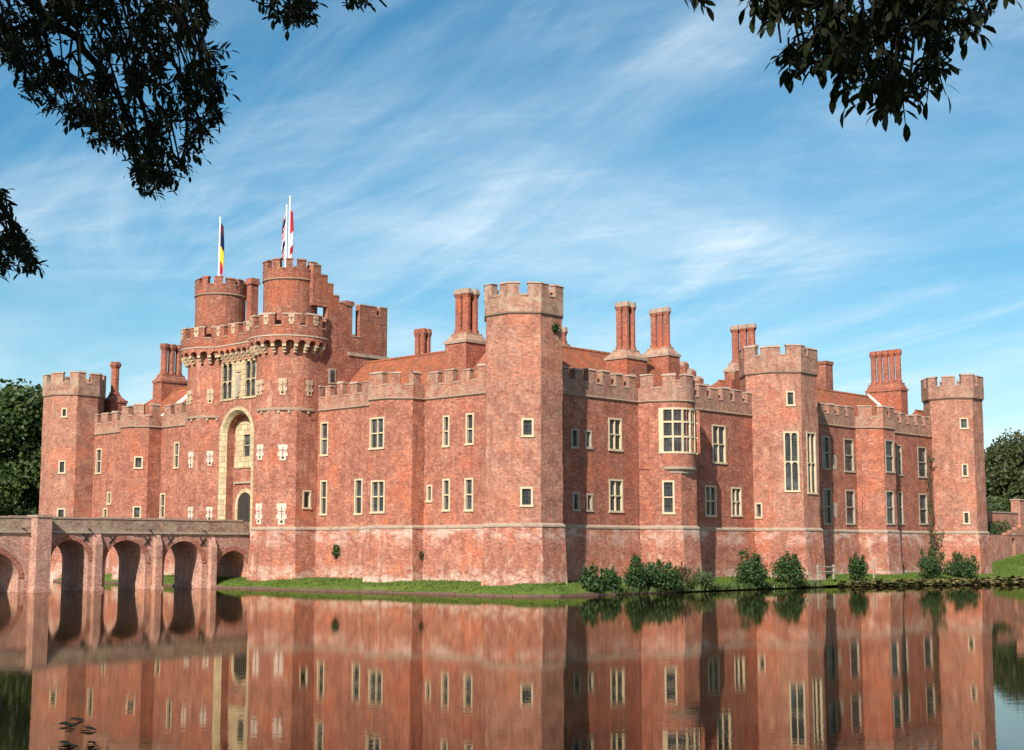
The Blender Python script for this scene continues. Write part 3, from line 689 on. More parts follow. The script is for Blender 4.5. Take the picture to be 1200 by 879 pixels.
for i in range(len(ci)-1):
    m.face([(ci[i][0], RB-.09, ci[i][1]), (ci[i+1][0], RB-.09, ci[i+1][1]), (co[i+1][0], RB-.09, co[i+1][1]), (co[i][0], RB-.09, co[i][1])], 'stone_gate')
    m.face([(co[i][0], RB-.09, co[i][1]), (co[i+1][0], RB-.09, co[i+1][1]), (co[i+1][0], RB+.05, co[i+1][1]), (co[i][0], RB+.05, co[i][1])], 'stone_gate')
    m.face([(ci[i][0], RB-.09, ci[i][1]), (ci[i+1][0], RB-.09, ci[i+1][1]), (ci[i+1][0], RB-.01, ci[i+1][1]), (ci[i][0], RB-.01, ci[i][1])], 'stone_gate')
zst = rF.hit(285, 565.5)[1]; m.box(aC-1.45, aC+1.45, RB-.14, RB+.05, zst-.08, zst+.08, 'stone_weather')
df = cb(m, 'door_surround')
m = MB(); m.face([(x, RB-.02, z) for x, z in ci], 'oak')
for k in range(-3, 4): m.box(aC+k*.28-.012, aC+k*.28+.012, RB-.05, RB-.021, zD, zs+math.sqrt(max(.02, dr*dr-(k*.28)**2)), 'iron')
cb(m, 'door', df)

# upper turrets
for c, zt in ((G1, 24.85), (G2, 24.7)):
    P_ = circ(c, 2.08 if c is G1 else 2.02)
    run('upper_turret', P_, z0=18.7, z1=23.2, closed=True, plinth=False, brick='brick_dark', zsill=24.1, ztop=zt, cop='brick_dark', pitch=1.08, gap=.46, oo=.06, th=.4, bk='brick_dark', phase=.1)
# block behind the drums, its stepped side wall
GA = 21.42
def bz(X, Y): return on_a(180+X/3.379, 220+Y/3.379, GA)
m = MB()
def col(X0, X1, Y, zb=12.5):
    b0 = bz(X0, Y)[0]; b1 = bz(X1, Y)[0]; z = bz((X0+X1)/2, Y)[1]; m.box(GA, GA+.55, b0, b1-.002, zb, z, 'brick_dark', 'coping')
    m.box(GA-.04, GA+.6, b0-.0, b1-.01, z, z+.1, 'coping')
zh = bz(660, 545)[1]
for X0, X1, Y in ((632, 664, 308), (664, 690, 348), (690, 713, 383), (713, 736, 430), (736, 762, 458)):
    if X0 < 690:
        b0, b1 = bz(X0, Y)[0], bz(X1, Y)[0]; zt_ = bz((X0+X1)/2, Y)[1]; zlo = bz(670, 470)[1]
        m.box(GA, GA+.55, b0, b1-.002, zlo, zt_, 'brick_dark', 'coping'); m.box(GA-.04, GA+.6, b0, b1-.01, zt_, zt_+.1, 'coping')
        m.box(GA, GA+.55, b0, b1-.002, 12.5, zh, 'brick_dark')
    else: col(X0, X1, Y)
col(762, 788, 472); col(788, 818, 592); col(818, 884, 470); col(884, 897, 512); col(897, 926, 478)
bx0, bx1 = bz(762, 470)[0], bz(788, 470)[0]; z_ = bz(775, 472)[1]; m.box(GA-.1, GA+.65, bx0-.1, bx1+.1, z_+.1, z_+.45, 'brick_dark', 'coping')
b0, b1 = bz(632, 700)[0], bz(926, 700)[0]
zstr = bz(850, 668)[1]
m.box(GA-.1, GA+.02, bz(770, 660)[0], b1+.05, zstr-.12, zstr+.12, 'stone_weather')
m.box(GA+.55, 35.5, b0+.6, b1-.004, 12.5, 17.6, 'brick_dark', 'deck'); m.box(GA+.56, 35.5, b1-.5, b1-.002, 17.6, 20.2, 'brick_dark', 'coping')
m.box(GA+.5, 35.6, .6, b1-.01, 3.6, 12.49, 'brick_dark'); m.box(GA+2.0, GA+2.4, bz(765, 500)[0], bz(830, 500)[0], 17.5, bz(800, 545)[1]+.3, 'brick_dark', 'coping')
gb = cb(m, 'gatehouse_block'); gb['label'] = 'stepped upper side wall of the gatehouse'
sF = Face((GA, -.5), (GA, 9)); m = MB()
r_ = sF.rect(385, 432, 393, 450); sF.fbox(m, r_[0], r_[1], r_[2], r_[3], -.1, .05, 'stone_weather'); w = cb(m, 'window'); m = MB(); sF.fbox(m, r_[0]+.14, r_[1]-.1, r_[2]+.12, r_[3]-.12, -.1, .056, 'glass'); cb(m, 'pane', w)

# ------------------------------------------------------------------ roofs
def roof(axis, s0, s1, e0, e1, rp, ze, zr, hip0=0, hip1=0, label=None, th=.12):
    m = MB(); f = (lambda s, t, z: (s, t, z)) if axis == 'a' else (lambda s, t, z: (t, s, z))
    A, B_, C, D = f(s0, e0, ze), f(s1, e0, ze), f(s1-hip1, rp, zr), f(s0+hip0, rp, zr)
    E_, G_ = f(s0, e1, ze), f(s1, e1, ze)
    m.face([A, B_, C, D], 'tile'); m.face([E_, G_, C, D], 'tile')
    m.face([A, D, E_], 'tile' if hip0 else 'brick'); m.face([B_, C, G_], 'tile' if hip1 else 'brick')
    n = int(abs(s1-s0-hip0-hip1)/.45)
    for i in range(n):                          # ridge tiles
        x = s0+hip0+(s1-hip1-s0-hip0)*(i+.5)/n; q = [f(x-.21, rp-.13, zr-.06), f(x+.21, rp-.13, zr-.06), f(x+.21, rp+.13, zr-.06), f(x-.21, rp+.13, zr-.06), f(x-.21, rp-.07, zr+.09), f(x+.21, rp-.07, zr+.09), f(x+.21, rp+.07, zr+.09), f(x-.21, rp+.07, zr+.09)]
        m.hexa(q, 'tile')
    for sg, e in ((1, e0), (-1, e1)): m.face([f(s0, e, ze), f(s1, e, ze), f(s1, e, ze-1.2), f(s0, e, ze-1.2)], 'brick')
    o = cb(m, 'roof')
    if label: o['label'] = label
    return o
ZE = 13.75
zr1 = on_b(470, 419.5, 4.6)[1]
roof('a', 2.2, GA-.02, .9, 8.6, 4.6, ZE, zr1)
zr2 = on_a(700, 412.5, 4.6)[1]
bE = on_a(786, 428, 4.6)[0]
roof('b', 2.2, bE+1.0, .9, 8.6, 4.6, ZE, zr2, hip1=1.8)
zr3 = on_a(862, 449, 4.0)[1]
roof('b', on_a(838, 450, 4)[0]-1.5, 31, .9, 8.0, 4.0, ZE, zr3, hip0=2)
zr4 = on_a(985, 460, 4.6)[1]; b4 = on_a(1017, 466, 4.6)[0]
roof('b', 31, b4, .9, 8.6, 4.6, ZE, zr4)
m = MB(); e = MB()
q0 = [(.6, b4-.02, ZE-.1), (.6, b4+.28, ZE-.1), (4.6, b4+.28, zr4+.05), (4.6, b4-.02, zr4+.05)]
m.hexa(q0+[(x, y, z+.28) for x, y, z in q0], 'lead'); cb(m, 'gable_coping')
b5a, b5b = on_a(1066, 486, 3)[0], on_a(1091, 486, 3)[0]
roof('b', b5a, b5b+2, .9, 5.2, 3, ZE, on_a(1080, 482, 3)[1], hip0=1.2)
roof('a', 36, 54, .9, 8.6, 4.6, ZE, on_b(185, 459, 4.6)[1], hip1=4)
m = MB(); b0 = 4.6; aa = on_b(192, 470, 1.5)[0]
q0 = [(aa+.2, .7, ZE), (aa-.1, .7, ZE), (aa-1.2, 4.4, ZE+3.4), (aa-.9, 4.4, ZE+3.4)]
m.hexa(q0+[(x, y, z+.3) for x, y, z in q0], 'lead'); cb(m, 'gable_coping')
# gable parapet with rounded kneelers at the end of the first roof
m = MB(); gb_ = bE+1.1
for i in range(6):
    a0_ = 4.6-i*.7; z_ = zr2+.05-i*.66
    m.box(a0_-.6, a0_+.05, gb_, gb_+.5, 12.5, z_, 'brick_dark', 'coping')
    m.tube([(a0_-.3, gb_-.02, z_), (a0_-.3, gb_+.52, z_)], [.22, .22], 'coping', 8)
cb(m, 'gable_wall')
# flat leads behind the parapets, hidden courtyard walls
m = MB()
m.box(.3, 56, .3, 9, 13.3, 13.62, 'deck'); m.box(.3, 9, 9.01, 57, 13.3, 13.62, 'deck')
cb(m, 'flat_leads')
m = MB()
m.face([(9, 9, .5), (56, 9, .5), (56, 9, 13.4), (9, 9, 13.4)], 'brick'); m.face([(9, 9, .5), (9, 57, .5), (9, 57, 13.4), (9, 9, 13.4)], 'brick')
m.face([(56.7, 1, .5), (56.7, 62, .5), (56.7, 62, 13.4), (56.7, 1, 13.4)], 'brick'); m.face([(0, 58.5, .5), (56.7, 58.5, .5), (56.7, 58.5, 13.4), (0, 58.5, 13.4)], 'brick')
cb(m, 'courtyard_wall')

# ------------------------------------------------------------------ chimneys
def octp(cx, cy, r): return [(cx+r*math.cos(PI/8+i*PI/4), cy+r*math.sin(PI/8+i*PI/4)) for i in range(8)]
def chimney(cxa, cxb, la, lb, zb, zs, zt, na, nb, bl=.3, rr=None, cap='coping', br='chimney', shoulder=True, plainbox=False):
    """brick stack: base block, sloped shoulder, octagonal flues each with a moulded crown"""
    st = MB(); A, B_ = la/2+bl, lb/2+bl
    st.box(cxa-A, cxa+A, cxb-B_, cxb+B_, 12.5, zs-.75, br)
    st.box(cxa-A-.08, cxa+A+.08, cxb-B_-.08, cxb+B_+.08, zs-.75, zs-.55, cap)
    q = [(cxa-A, cxb-B_), (cxa+A, cxb-B_), (cxa+A, cxb+B_), (cxa-A, cxb+B_)]; q2 = [(cxa-la/2-.04, cxb-lb/2-.04), (cxa+la/2+.04, cxb-lb/2-.04), (cxa+la/2+.04, cxb+lb/2+.04), (cxa-la/2-.04, cxb+lb/2+.04)]
    sm = 'brick_top' if cap == 'coping' else cap
    st.prism(q, zs-.55, zs-.12, sm, q2); st.prism(q2, zs-.12, zs+.02, sm)
    o = cb(st, 'chimney_stack')
    da, db = la/na, lb/nb; r = rr or .5*min([q for q, n in ((da, na), (db, nb)) if n > 1] or [da])
    for i in range(na):
        for j in range(nb):
            x, y = cxa-la/2+da*(i+.5), cxb-lb/2+db*(j+.5); f = MB(); H = zt-zs
            f.prism(octp(x, y, r*1.04), zs, zs+.25, br); f.prism(octp(x, y, r*.80), zs+.25, zt-.62, br)
            f.prism(octp(x, y, r*.96), zs+.25+H*.42, zs+.33+H*.42, br) if H > 6 else None
            f.prism(octp(x, y, r*.82), zt-.62, zt-.36, br, octp(x, y, r*1.14)); f.prism(octp(x, y, r*1.17), zt-.36, zt-.16, cap); f.prism(octp(x, y, r*1.0), zt-.16, zt, cap)
            f.prism(octp(x, y, r*.6), zt-.05, zt+.01, 'dark')
            cb(f, 'chimney_flue', o)
    return o
def ch_on_b(px, b, ytop, ysh, **k):
    a, zt = on_b(px, ytop, b); return a, b, on_b(px, ysh, b)[1], zt
def ch_on_a(px, a, ytop, ysh):
    b, zt = on_a(px, ytop, a); return a, b, on_a(px, ysh, a)[1], zt
a, b, zs, zt = ch_on_b(547, 3.2, 340, 392); chimney(a, b, 1.5, 1.55, 12.5, zs, zt, 2, 2, .32)
a, b, zs, zt = ch_on_b(495.5, 6.0, 386, 420); chimney(a, b, 1.2, 1.1, 12.5, zs-.5, zt, 2, 2, .08, cap='chimney')
a, b, zs, zt = ch_on_a(733, 2.2, 355, 411); chimney(a, b, 1.2, 1.5, 12.5, zs, zt, 2, 2, .42)
a, b, zs, zt = ch_on_a(773.5, 4.2, 361.5, 408); chimney(a, b, 1.9, .75, 12.5, zs, zt, 3, 1, .35)
a, b, zs, zt = ch_on_a(871, 4.2, 381, 425); chimney(a, b, 2.4, .85, 12.5, zs, zt, 3, 1, .3)
a, b, zs, zt = ch_on_a(1037.5, 3.0, 411, 450); chimney(a, b, 3.2, .85, 12.5, zs, zt, 5, 1, .2, cap='chimney')
a, b, zs, zt = ch_on_b(201.5, 4.6, 404, 440); chimney(a, b, .85, 2.3, 12.5, zs, zt, 1, 3, .28, cap='brick_dark')
a, b, zs, zt = ch_on_b(135.5, 3.0, 424.5, 463); chimney(a, b, .78, .78, 12.5, zs, zt, 1, 1, .45, rr=.46, cap='brick_dark')
a, b, zs, zt = ch_on_a(659.5, 6.0, 384, 404); chimney(a, b, .7, .7, 12.5, zs, zt, 1, 1, .15)
m = MB(); b_, zt = on_a(966, 424, 5.5)
m.box(5.0, 6.1, b_-.6, b_+.6, 13, zt-.3, 'brick_dark'); m.box(4.93, 6.17, b_-.67, b_+.67, zt-.3, zt, 'brick_dark', 'coping'); m.box(5.3, 5.8, b_-.3, b_+.3, zt-.02, zt+.02, 'dark'); cb(m, 'chimney_stack')
m = MB(); a_, zt = on_b(297.5, 327, .8)
m.box(a_-.32, a_+.32, .35, 1.05, 17, zt-.5, 'chimney'); m.box(a_-.42, a_+.42, .25, 1.15, zt-.5, zt-.25, 'chimney'); m.box(a_-.38, a_+.38, .3, 1.1, zt-.25, zt, 'chimney', 'coping'); cb(m, 'chimney_stack')
# stepped gable under the third cluster
m = MB(); b_ = on_a(871, 440, 3.4)[0]
for i, (w_, z_) in enumerate(((2.4, 15.9), (1.9, 16.6), (1.5, 17.3))): m.box(3.2+.01*i, 3.9-.01*i, b_-w_, b_+w_, 13, z_, 'brick_dark', 'coping')
cb(m, 'gable_wall')

# ------------------------------------------------------------------ foliage helpers (used by wall plants too)
def leaves(name, blobs, size, k, parent=None, aspect=1.5, seed=0, fold=.25, down=0., shell=.45, matk=None, lump=.35):
    r = np.random.default_rng(seed); P_, S_ = [], []
    for (x, y, z, rx, ry, rz, n) in blobs:
        d = r.normal(size=(n, 3)); d /= np.linalg.norm(d, axis=1)[:, None]
        ph = r.uniform(0, 6.28, 6)
        lum = 1+lump*(np.sin(d[:, 0]*4+ph[0])*np.sin(d[:, 1]*5+ph[1])+.6*np.sin(d[:, 2]*6+ph[2])*np.sin(d[:, 0]*7+ph[3]))*.6
        rad = (r.uniform(0, 1, n)**shell)*lum
        P_.append(np.c_[x+d[:, 0]*rx*rad, y+d[:, 1]*ry*rad, z+d[:, 2]*rz*rad]); S_.append(d)
    P_ = np.concatenate(P_); S_ = np.concatenate(S_); n = len(P_)
    nrm = S_*.8+r.normal(size=(n, 3))*.75+np.array([0, 0, .35]); nrm /= np.linalg.norm(nrm, axis=1)[:, None]
    t_ = np.cross(nrm, r.normal(size=(n, 3))); t_ /= np.linalg.norm(t_, axis=1)[:, None]; t_[:, 2] -= down
    t_ /= np.linalg.norm(t_, axis=1)[:, None]; b_ = np.cross(nrm, t_)
    s = size*r.uniform(.6, 1.35, n)[:, None]; w = s/aspect*.5
    V = np.stack([P_-t_*s*.5, P_+b_*w-t_*s*.05, P_+t_*s*.5, P_-b_*w-t_*s*.05], axis=1).reshape(-1, 3)
    fc = np.arange(n*4).reshape(-1, 4)
    me = bpy.data.meshes.new(name); me.from_pydata(V.tolist(), [], fc.tolist()); me.materials.append(M[k])
    o = bpy.data.objects.new(name, me); COL.objects.link(o)
    if parent is not None: o.parent = parent
    return o

# ------------------------------------------------------------------ bridge
BA, BB = 27.0, 30.6
brg = thing('arched_bridge', 'old brick arched bridge crossing the moat to the castle gate', 'bridge', W(28.8, -12, 0), RZ)
BORG = (28.8, -12, 0)
def bb_(m, name, parent=None): return m.build(name, parent or brg, plan=True, org=BORG)
def bpx(px, py=640): return on_a(px, py, BA)[0]
arches = [(bpx(60), bpx(104), on_a(82, 633, BA)[1]), (bpx(124), bpx(171), on_a(147, 633, BA)[1]), (bpx(193), bpx(237), on_a(215, 634, BA)[1]), (bpx(255), bpx(291.5), on_a(273, 645.5, BA)[1])]
w0 = bpx(23); arches.insert(0, (w0-5.6, w0, on_a(0, 648, BA)[1]+.25))
BL = arches[0][0]-16; arches.insert(0, (arches[0][0]-8, arches[0][0]-2.4, arches[0][2]))
zdk = 4.05
def arch_z(b):
    for i, (x0, x1, za) in enumerate(arches):
        if x0 <= b <= x1:
            c = (x0+x1)/2; hw = (x1-x0)/2; rise = min(hw, 1.9) if i not in (5,) else 1.5
            return za-rise+rise*math.sqrt(max(0, 1-((b-c)/hw)**2))
    return None
bsm = sorted(set([BL, -2.2]+[x for a_ in arches for x in a_[:2]]+[a_[0]+(a_[1]-a_[0])*(1-math.cos(PI*i/22))/2 for a_ in arches for i in range(23)]))
m = MB()
for i in range(len(bsm)-1):
    x0, x1 = bsm[i], bsm[i+1]
    if x1-x0 < 1e-4: continue
    inside = any(a_[0]-1e-6 <= (x0+x1)/2 <= a_[1]+1e-6 for a_ in arches)
    za, zb = (arch_z(x0), arch_z(x1)) if inside else (-.8, -.8)
    if za is None: za = zb
    if zb is None: zb = za
    for a_ in (BA, BB): m.face([(a_, x0, za), (a_, x1, zb), (a_, x1, zdk), (a_, x0, zdk)], 'brick_bridge')
    if inside: m.face([(BA, x0, za), (BA, x1, zb), (BB, x1, zb), (BB, x0, za)], 'brick_bridge')
for i, (x0, x1, za) in enumerate(arches):
    zs_ = arch_z(x0+1e-5)
    for x in (x0, x1): m.face([(BA, x, -.8), (BA, x, zs_), (BB, x, zs_), (BB, x, -.8)], 'brick_bridge')
m.face([(BA, BL, zdk), (BB, BL, zdk), (BB, -1.0, zdk), (BA, -1.0, zdk)], 'earth')
bb_(m, 'arcade')
for i, (x0, x1, za) in enumerate(arches):        # voussoir rings
    m = MB(); c = (x0+x1)/2; hw = (x1-x0)/2; rise = min(hw, 1.9) if i != 5 else 1.5; zc = za-rise; NV = 26
    for k in range(NV):
        t0, t1 = PI*k/NV, PI*(k+1)/NV-.012
        p = [(c+(hw+o)*math.cos(t), zc+(rise+o)*math.sin(t)) for t, o in ((t0, 0), (t1, 0), (t1, .34), (t0, .34))]
        m.hexa([(BA-.05, *q) for q in p]+[(BA+.02, *q) for q in p], 'brick_low')
    bb_(m, 'arch_ring')
m = MB()                                         # parapets with a string and coping
for a0_, a1_ in ((BA-.06, BA+.38), (BB-.38, BB+.06)):
    m.box(a0_, a1_, BL, -2.0, zdk+.09, 4.95, 'bridge_top')
    for i in range(int((-2.0-BL)/1.1)):
        x = BL+i*1.1; dz_ = random.uniform(-.03, .03); m.box(a0_-.05, a1_+.05, x, x+1.085, 4.95+dz_*.5, 5.08+dz_, 'coping')
bb_(m, 'parapet')
m = MB()
m.box(BA-.13, BA, BL, -2.2, zdk-.09, zdk+.08, 'stone_weather'); bb_(m, 'string_course')
def pier(b0, b1, proj, ztop, cap):
    m = MB()
    m.box(BA-proj, BA+.01, b0, b1, -.8, ztop, 'brick_bridge')
    q = [(BA-proj, b0, ztop), (BA+.01, b0, ztop), (BA+.01, b1, ztop), (BA-proj, b1, ztop)]
    if cap == 'slope':
        m.hexa(q+[(BA-.08, b0, ztop+.75), (BA+.01, b0, ztop+.75), (BA+.01, b1, ztop+.75), (BA-.08, b1, ztop+.75)], 'brick_bridge')
    else: m.box(BA-proj-.07, BA+.45, b0-.07, b1+.07, ztop, ztop+.16, 'coping')
    m.box(BA-proj-.1, BA, b0-.1, b1+.1, -.8, .22, 'brick_bridge')
    bb_(m, 'pier')
def pspan(x0, x1, pr): return bpx(x0), on_a(x1, 645, BA-pr)[0]
for x0, x1, zt_ in ((108.5, 120.5, 3.2), (179.5, 190.5, 3.15), (244.5, 254.5, 3.0)): pier(*pspan(x0, x1, .42), .42, zt_, 'slope')
pier(*pspan(35, 60, .9), .9, 5.0, 'flat')
for px, py in ((101, 630), (132, 632.5), (173, 634), (200, 634), (238, 635)):
    b_, z_ = on_a(px, py, BA-.06); m = MB()
    for s_ in (1, -1):
        q = [(b_-.26*1, z_-.26*s_), (b_-.2, z_-.3*s_), (b_+.26, z_+.26*s_), (b_+.2, z_+.3*s_)]
        m.hexa([(BA-.075-.01*s_, *v) for v in q]+[(BA+.01, *v) for v in q], 'iron')
    bb_(m, 'tie_plate')
for px, py in ((27, 619), (104, 620), (175, 621), (239, 622)):
    b_, z_ = on_a(px, py, BA-.1); m = MB(); m.tube([(BA+.05, b_, z_), (BA-.3, b_, z_-.02), (BA-.42, b_, z_-.12)], [.06, .05, .05], 'iron'); bb_(m, 'drain_spout')

# ------------------------------------------------------------------ ground, bank, water
edge = [(60, -3.0), (38, -3.1), (33, -4.7), (28, -5.4), (20, -5.0), (12, -4.6), (5, -4.3), (-1.6, -4.3), (-3.8, -4.0), (-5.0, -2.2), (-5.0, 2), (-4.9, 20), (-4.9, 42), (-5.7, 54), (-5.8, 64), (-4.4, 80), (-3.0, 110), (0, 160)]
def land(X, Y):
    """height of the ground: castle bank and outer banks high, moat bed low"""
    a, b = toAB(X, Y)
    di = min(a+.3, b+.3, 63-a)                       # inside the castle bank
    if b > 62: di = a+.2
    do = max(12-Y, -62-X, X-95 if Y < 80 else -99, a-84, (b-(-4) if False else -99))
    d = max(di, do)
    t = min(1, max(0, (d+.4)/2.2)); t = t*t*(3-2*t)
    h = -1.6+t*2.3
    if b > 60 and a > -6: h += min(2.2, (b-60)*.12)*min(1, max(0, (a+3)/5))
    far = math.hypot(X, Y-90)
    if far > 160: h += min(6, (far-160)*.02)
    return h
def axis(lo, hi, step, far): 
    x = list(np.arange(lo, hi+.01, step)); d = step
    while x[-1] < far: d *= 1.35; x.append(x[-1]+d)
    d = step
    while x[0] > -far: d *= 1.35; x.insert(0, x[0]-d)
    return x
gx, gy = axis(-80, 110, 2.5, 3500), axis(-10, 190, 2.5, 3500)
gv = [(x, y, land(x, y)) for y in gy for x in gx]; nx = len(gx)
gf = [(j*nx+i, j*nx+i+1, (j+1)*nx+i+1, (j+1)*nx+i) for j in range(len(gy)-1) for i in range(nx-1)]
me = bpy.data.meshes.new('ground'); me.from_pydata(gv, [], gf); me.materials.append(M['grass']); me.polygons.foreach_set('use_smooth', [True]*len(gf))
o = bpy.data.objects.new('ground', me); COL.objects.link(o); tag(o, kind='structure')
m = MB(); m.face([(-600, -60, 0), (600, -60, 0), (600, 420, 0), (-600, 420, 0)], 'water'); o = m.build('water'); tag(o, kind='structure')
eP = Path(edge)
if eP.nr[2].dot(Vector((CA, CB))-eP.p[2]) < 0: eP.nr = [-v for v in eP.nr]
bankm = MB(); ns = int(eP.T/.6); rows = [(0, .13), (-.35, .29), (-.9, .42), (-1.6, .55), (-2.5, .66), (-5.2, .78)]
gridb = []
for i in range(ns+1):
    s = min(eP.T*i/ns, eP.T-.001); rowp = []
    for o_, z in rows:
        q = eP.p[0] if s <= 0 else eP.off(s+1e-3, o_); q = eP.off(min(max(s, .002), eP.T-.002)+3e-5, o_)
        zj = z+(random.uniform(-.05, .06) if o_ < 0 else 0)
        if q.y > 58: zj += min(1.6, (q.y-58)*.10)*min(1, -o_/4.2)
        rowp.append((q.x, q.y, zj))
    gridb.append(rowp)
for i in range(ns):
    for j in range(len(rows)-1): bankm.face([gridb[i][j], gridb[i+1][j], gridb[i+1][j+1], gridb[i][j+1]], 'grass')
o = bankm.build('grass_bank', plan=True, smooth=False); o.location = (C0[0], C0[1], 0); o.rotation_euler = (0, 0, RZ); tag(o, kind='structure')
km = MB(); s = 0
while s < 78:
    l = random.uniform(1.3, 2.1); e_ = min(s+l, 78)
    st_ = s+.02
    band(km, eP, st_, e_-.02, .12+random.uniform(-.04, .03), -.22, -.7, .15+random.uniform(-.04, .04), 'kerb', oo2=.08); s = e_
o = km.build('stone_edging', plan=True); o.location = (C0[0], C0[1], 0); o.rotation_euler = (0, 0, RZ); tag(o, kind='structure')
# short uneven turf on the bank
def blades(name, n, s0, s1, off, zf, hgt, k, label, wid=.05):
    V, Fc = [], []
    for i in range(n):
        s = random.uniform(s0, s1); o_ = random.uniform(*off); q = eP.off(s, o_); z = zf(o_, q)
        p = W(q.x, q.y, z); h_ = hgt*random.uniform(.5, 1.5); an = random.uniform(0, 6.28); w_ = wid*random.uniform(.7, 1.5)
        dx, dy = math.cos(an)*w_, math.sin(an)*w_; lx, ly = random.gauss(0, h_*.3), random.gauss(0, h_*.3); j = len(V)
        V += [(p.x-dx, p.y-dy, p.z-.02), (p.x+dx, p.y+dy, p.z-.02), (p.x+lx, p.y+ly, p.z+h_)]; Fc.append((j, j+1, j+2))
    me = bpy.data.meshes.new(name); me.from_pydata(V, [], Fc); me.materials.append(M[k]); o = bpy.data.objects.new(name, me); COL.objects.link(o)
    return tag(o, label, 'grass', None, 'stuff')
def bankz(o_, q):
    z = np.interp(-o_, [0, .35, .9, 1.6, 2.5, 5.2], [.13, .29, .42, .55, .66, .78]); z = float(z)
    return z+(min(1.6, (q.y-58)*.10)*min(1, -o_/4.2) if q.y > 58 else 0)
blades('turf', 32000, 15, 165, (-4.6, -.05), bankz, .085, 'blade', 'short green turf growing on the bank below the castle walls')

# ------------------------------------------------------------------ shrubs at the water's edge
def shrub(px, w, y0, y1, k, label, bias=.0, n=1600, size=.17, tall=1.0):
    """px centre, width and foot of the bush: foot stands on the bank just behind the water's edge"""
    a, b = on_z(px, y1-1.0, .25)
    a = max(a, -4.7)
    b = on_a(px, y1, a)[0]
    p = W(a, b, .2); sc = 1668/ p.y; wd = w/sc*1.22; ht = (y1-y0)/sc*.97
    t = thing('shrub', label, 'shrub', p, random.uniform(0, 6), 'shrubs along the moat edge')
    sd = int(px)
    rr = random.Random(sd); bl = []
    for i in range(7):
        an = i*6.28/7+rr.uniform(-.3, .3); q = wd*.27*rr.uniform(.6, 1.1); s_ = rr.uniform(.75, 1.1)
        bl.append((math.cos(an)*q, math.sin(an)*q, ht*rr.uniform(.3, .62), wd*.25*s_, wd*.25*s_, ht*.32*s_, n//8))
    bl.append((0, 0, ht*.62, wd*.28, wd*.28, ht*.38, n//5)); bl.append((0, 0, ht*.25, wd*.42, wd*.42, ht*.28, n//5))
    for i in range(5):
        an = rr.uniform(0, 6.28); q = wd*rr.uniform(.1, .38); bl.append((math.cos(an)*q, math.sin(an)*q, ht*rr.uniform(.75, 1.0), wd*.07, wd*.07, ht*.16, n//40))
    leaves('foliage', bl, size, k, t, 1.5, sd, shell=.4)
    m = MB()
    for i in range(6):
        an = rr.uniform(0, 6.28); r_ = wd*.28; m.tube([(math.cos(an)*.06, math.sin(an)*.06, -.2), (math.cos(an)*r_*.5, math.sin(an)*r_*.5, ht*.4), (math.cos(an)*r_, math.sin(an)*r_, ht*.85)], [.045, .03, .012], 'bark', 5)
    m.build('stem', t)
shrub(693.5, 25, 669, 699, 'leaf_shrub', 'small dark green shrub leftmost of the row beside the corner tower')
shrub(715.5, 26, 672, 699, 'leaf_shrub', 'small dark shrub, second from the corner tower at the water')
shrub(746, 26, 658, 698, 'leaf_shrub', 'taller pointed dark shrub standing left of the broad clump under the oriel bay')
shrub(773, 46, 664, 697.5, 'leaf_shrub', 'broad dense dark green clump below the round oriel', n=2600)
shrub(797, 24, 665, 695, 'leaf_red', 'loose russet-tinged shrub at the right end of the clump below the oriel', size=.13, n=900)
shrub(822, 34, 671, 694, 'leaf_low', 'low loose pale green waterside bush in front of the shaded wall', size=.15, n=900)
shrub(882, 38, 652, 692, 'leaf_shrub', 'large rounded shrub left of the pair below the middle tower', n=2400)
shrub(926, 40, 655, 691.5, 'leaf_shrub', 'large rounded shrub right of the pair below the middle tower', n=2400)
shrub(1005, 23, 652, 686, 'leaf_shrub', 'narrow upright shrub alone on the grass beside a white post')
shrub(1092, 30, 648, 683.5, 'leaf_shrub', 'dark bush at the foot of the wall creeper', n=1800)
shrub(1128, 46, 651, 682.5, 'leaf_shrub', 'wide low dark bush in front of the far right tower', n=2600)
# low plants between shrubs and along the waterside
blades('waterside_plants', 1500, eP.cum[9]+5, eP.cum[9]+30, (-.5, .2), lambda o_, q: .1, .32, 'leaf_low', 'loose low plants fringing the water between the shrubs', .09)
# floating weed
V, Fc = [], []
for i in range(17000):
    b_ = random.uniform(30, 100); u = random.random()**1.2; wid = np.interp(b_, [30, 42, 60, 100], [.8, 6, 14, 18]); a_ = -5.1-max(0, min(b_, 60)-46)*.06+max(0, b_-66)*.09-u*wid
    p = W(a_, b_, .02+.26*random.random()**2); r_ = random.uniform(.10, .30); an = random.uniform(0, 6.28); j = len(V)
    tl = random.uniform(.1, 1.1)
    for k in range(5): x_ = an+k*2*PI/5; V.append((p.x+math.cos(x_)*r_, p.y+math.sin(x_)*r_, p.z+.01+max(0, math.sin(x_-an)*r_*tl)))
    Fc.append(tuple(range(j, j+5)))
me = bpy.data.meshes.new('water_weed'); me.from_pydata(V, [], Fc); me.materials.append(M['weed']); o = bpy.data.objects.new('water_weed', me); COL.objects.link(o)
tag(o, 'mat of floating leaves covering the water along the right bank', 'water weed', None, 'stuff')

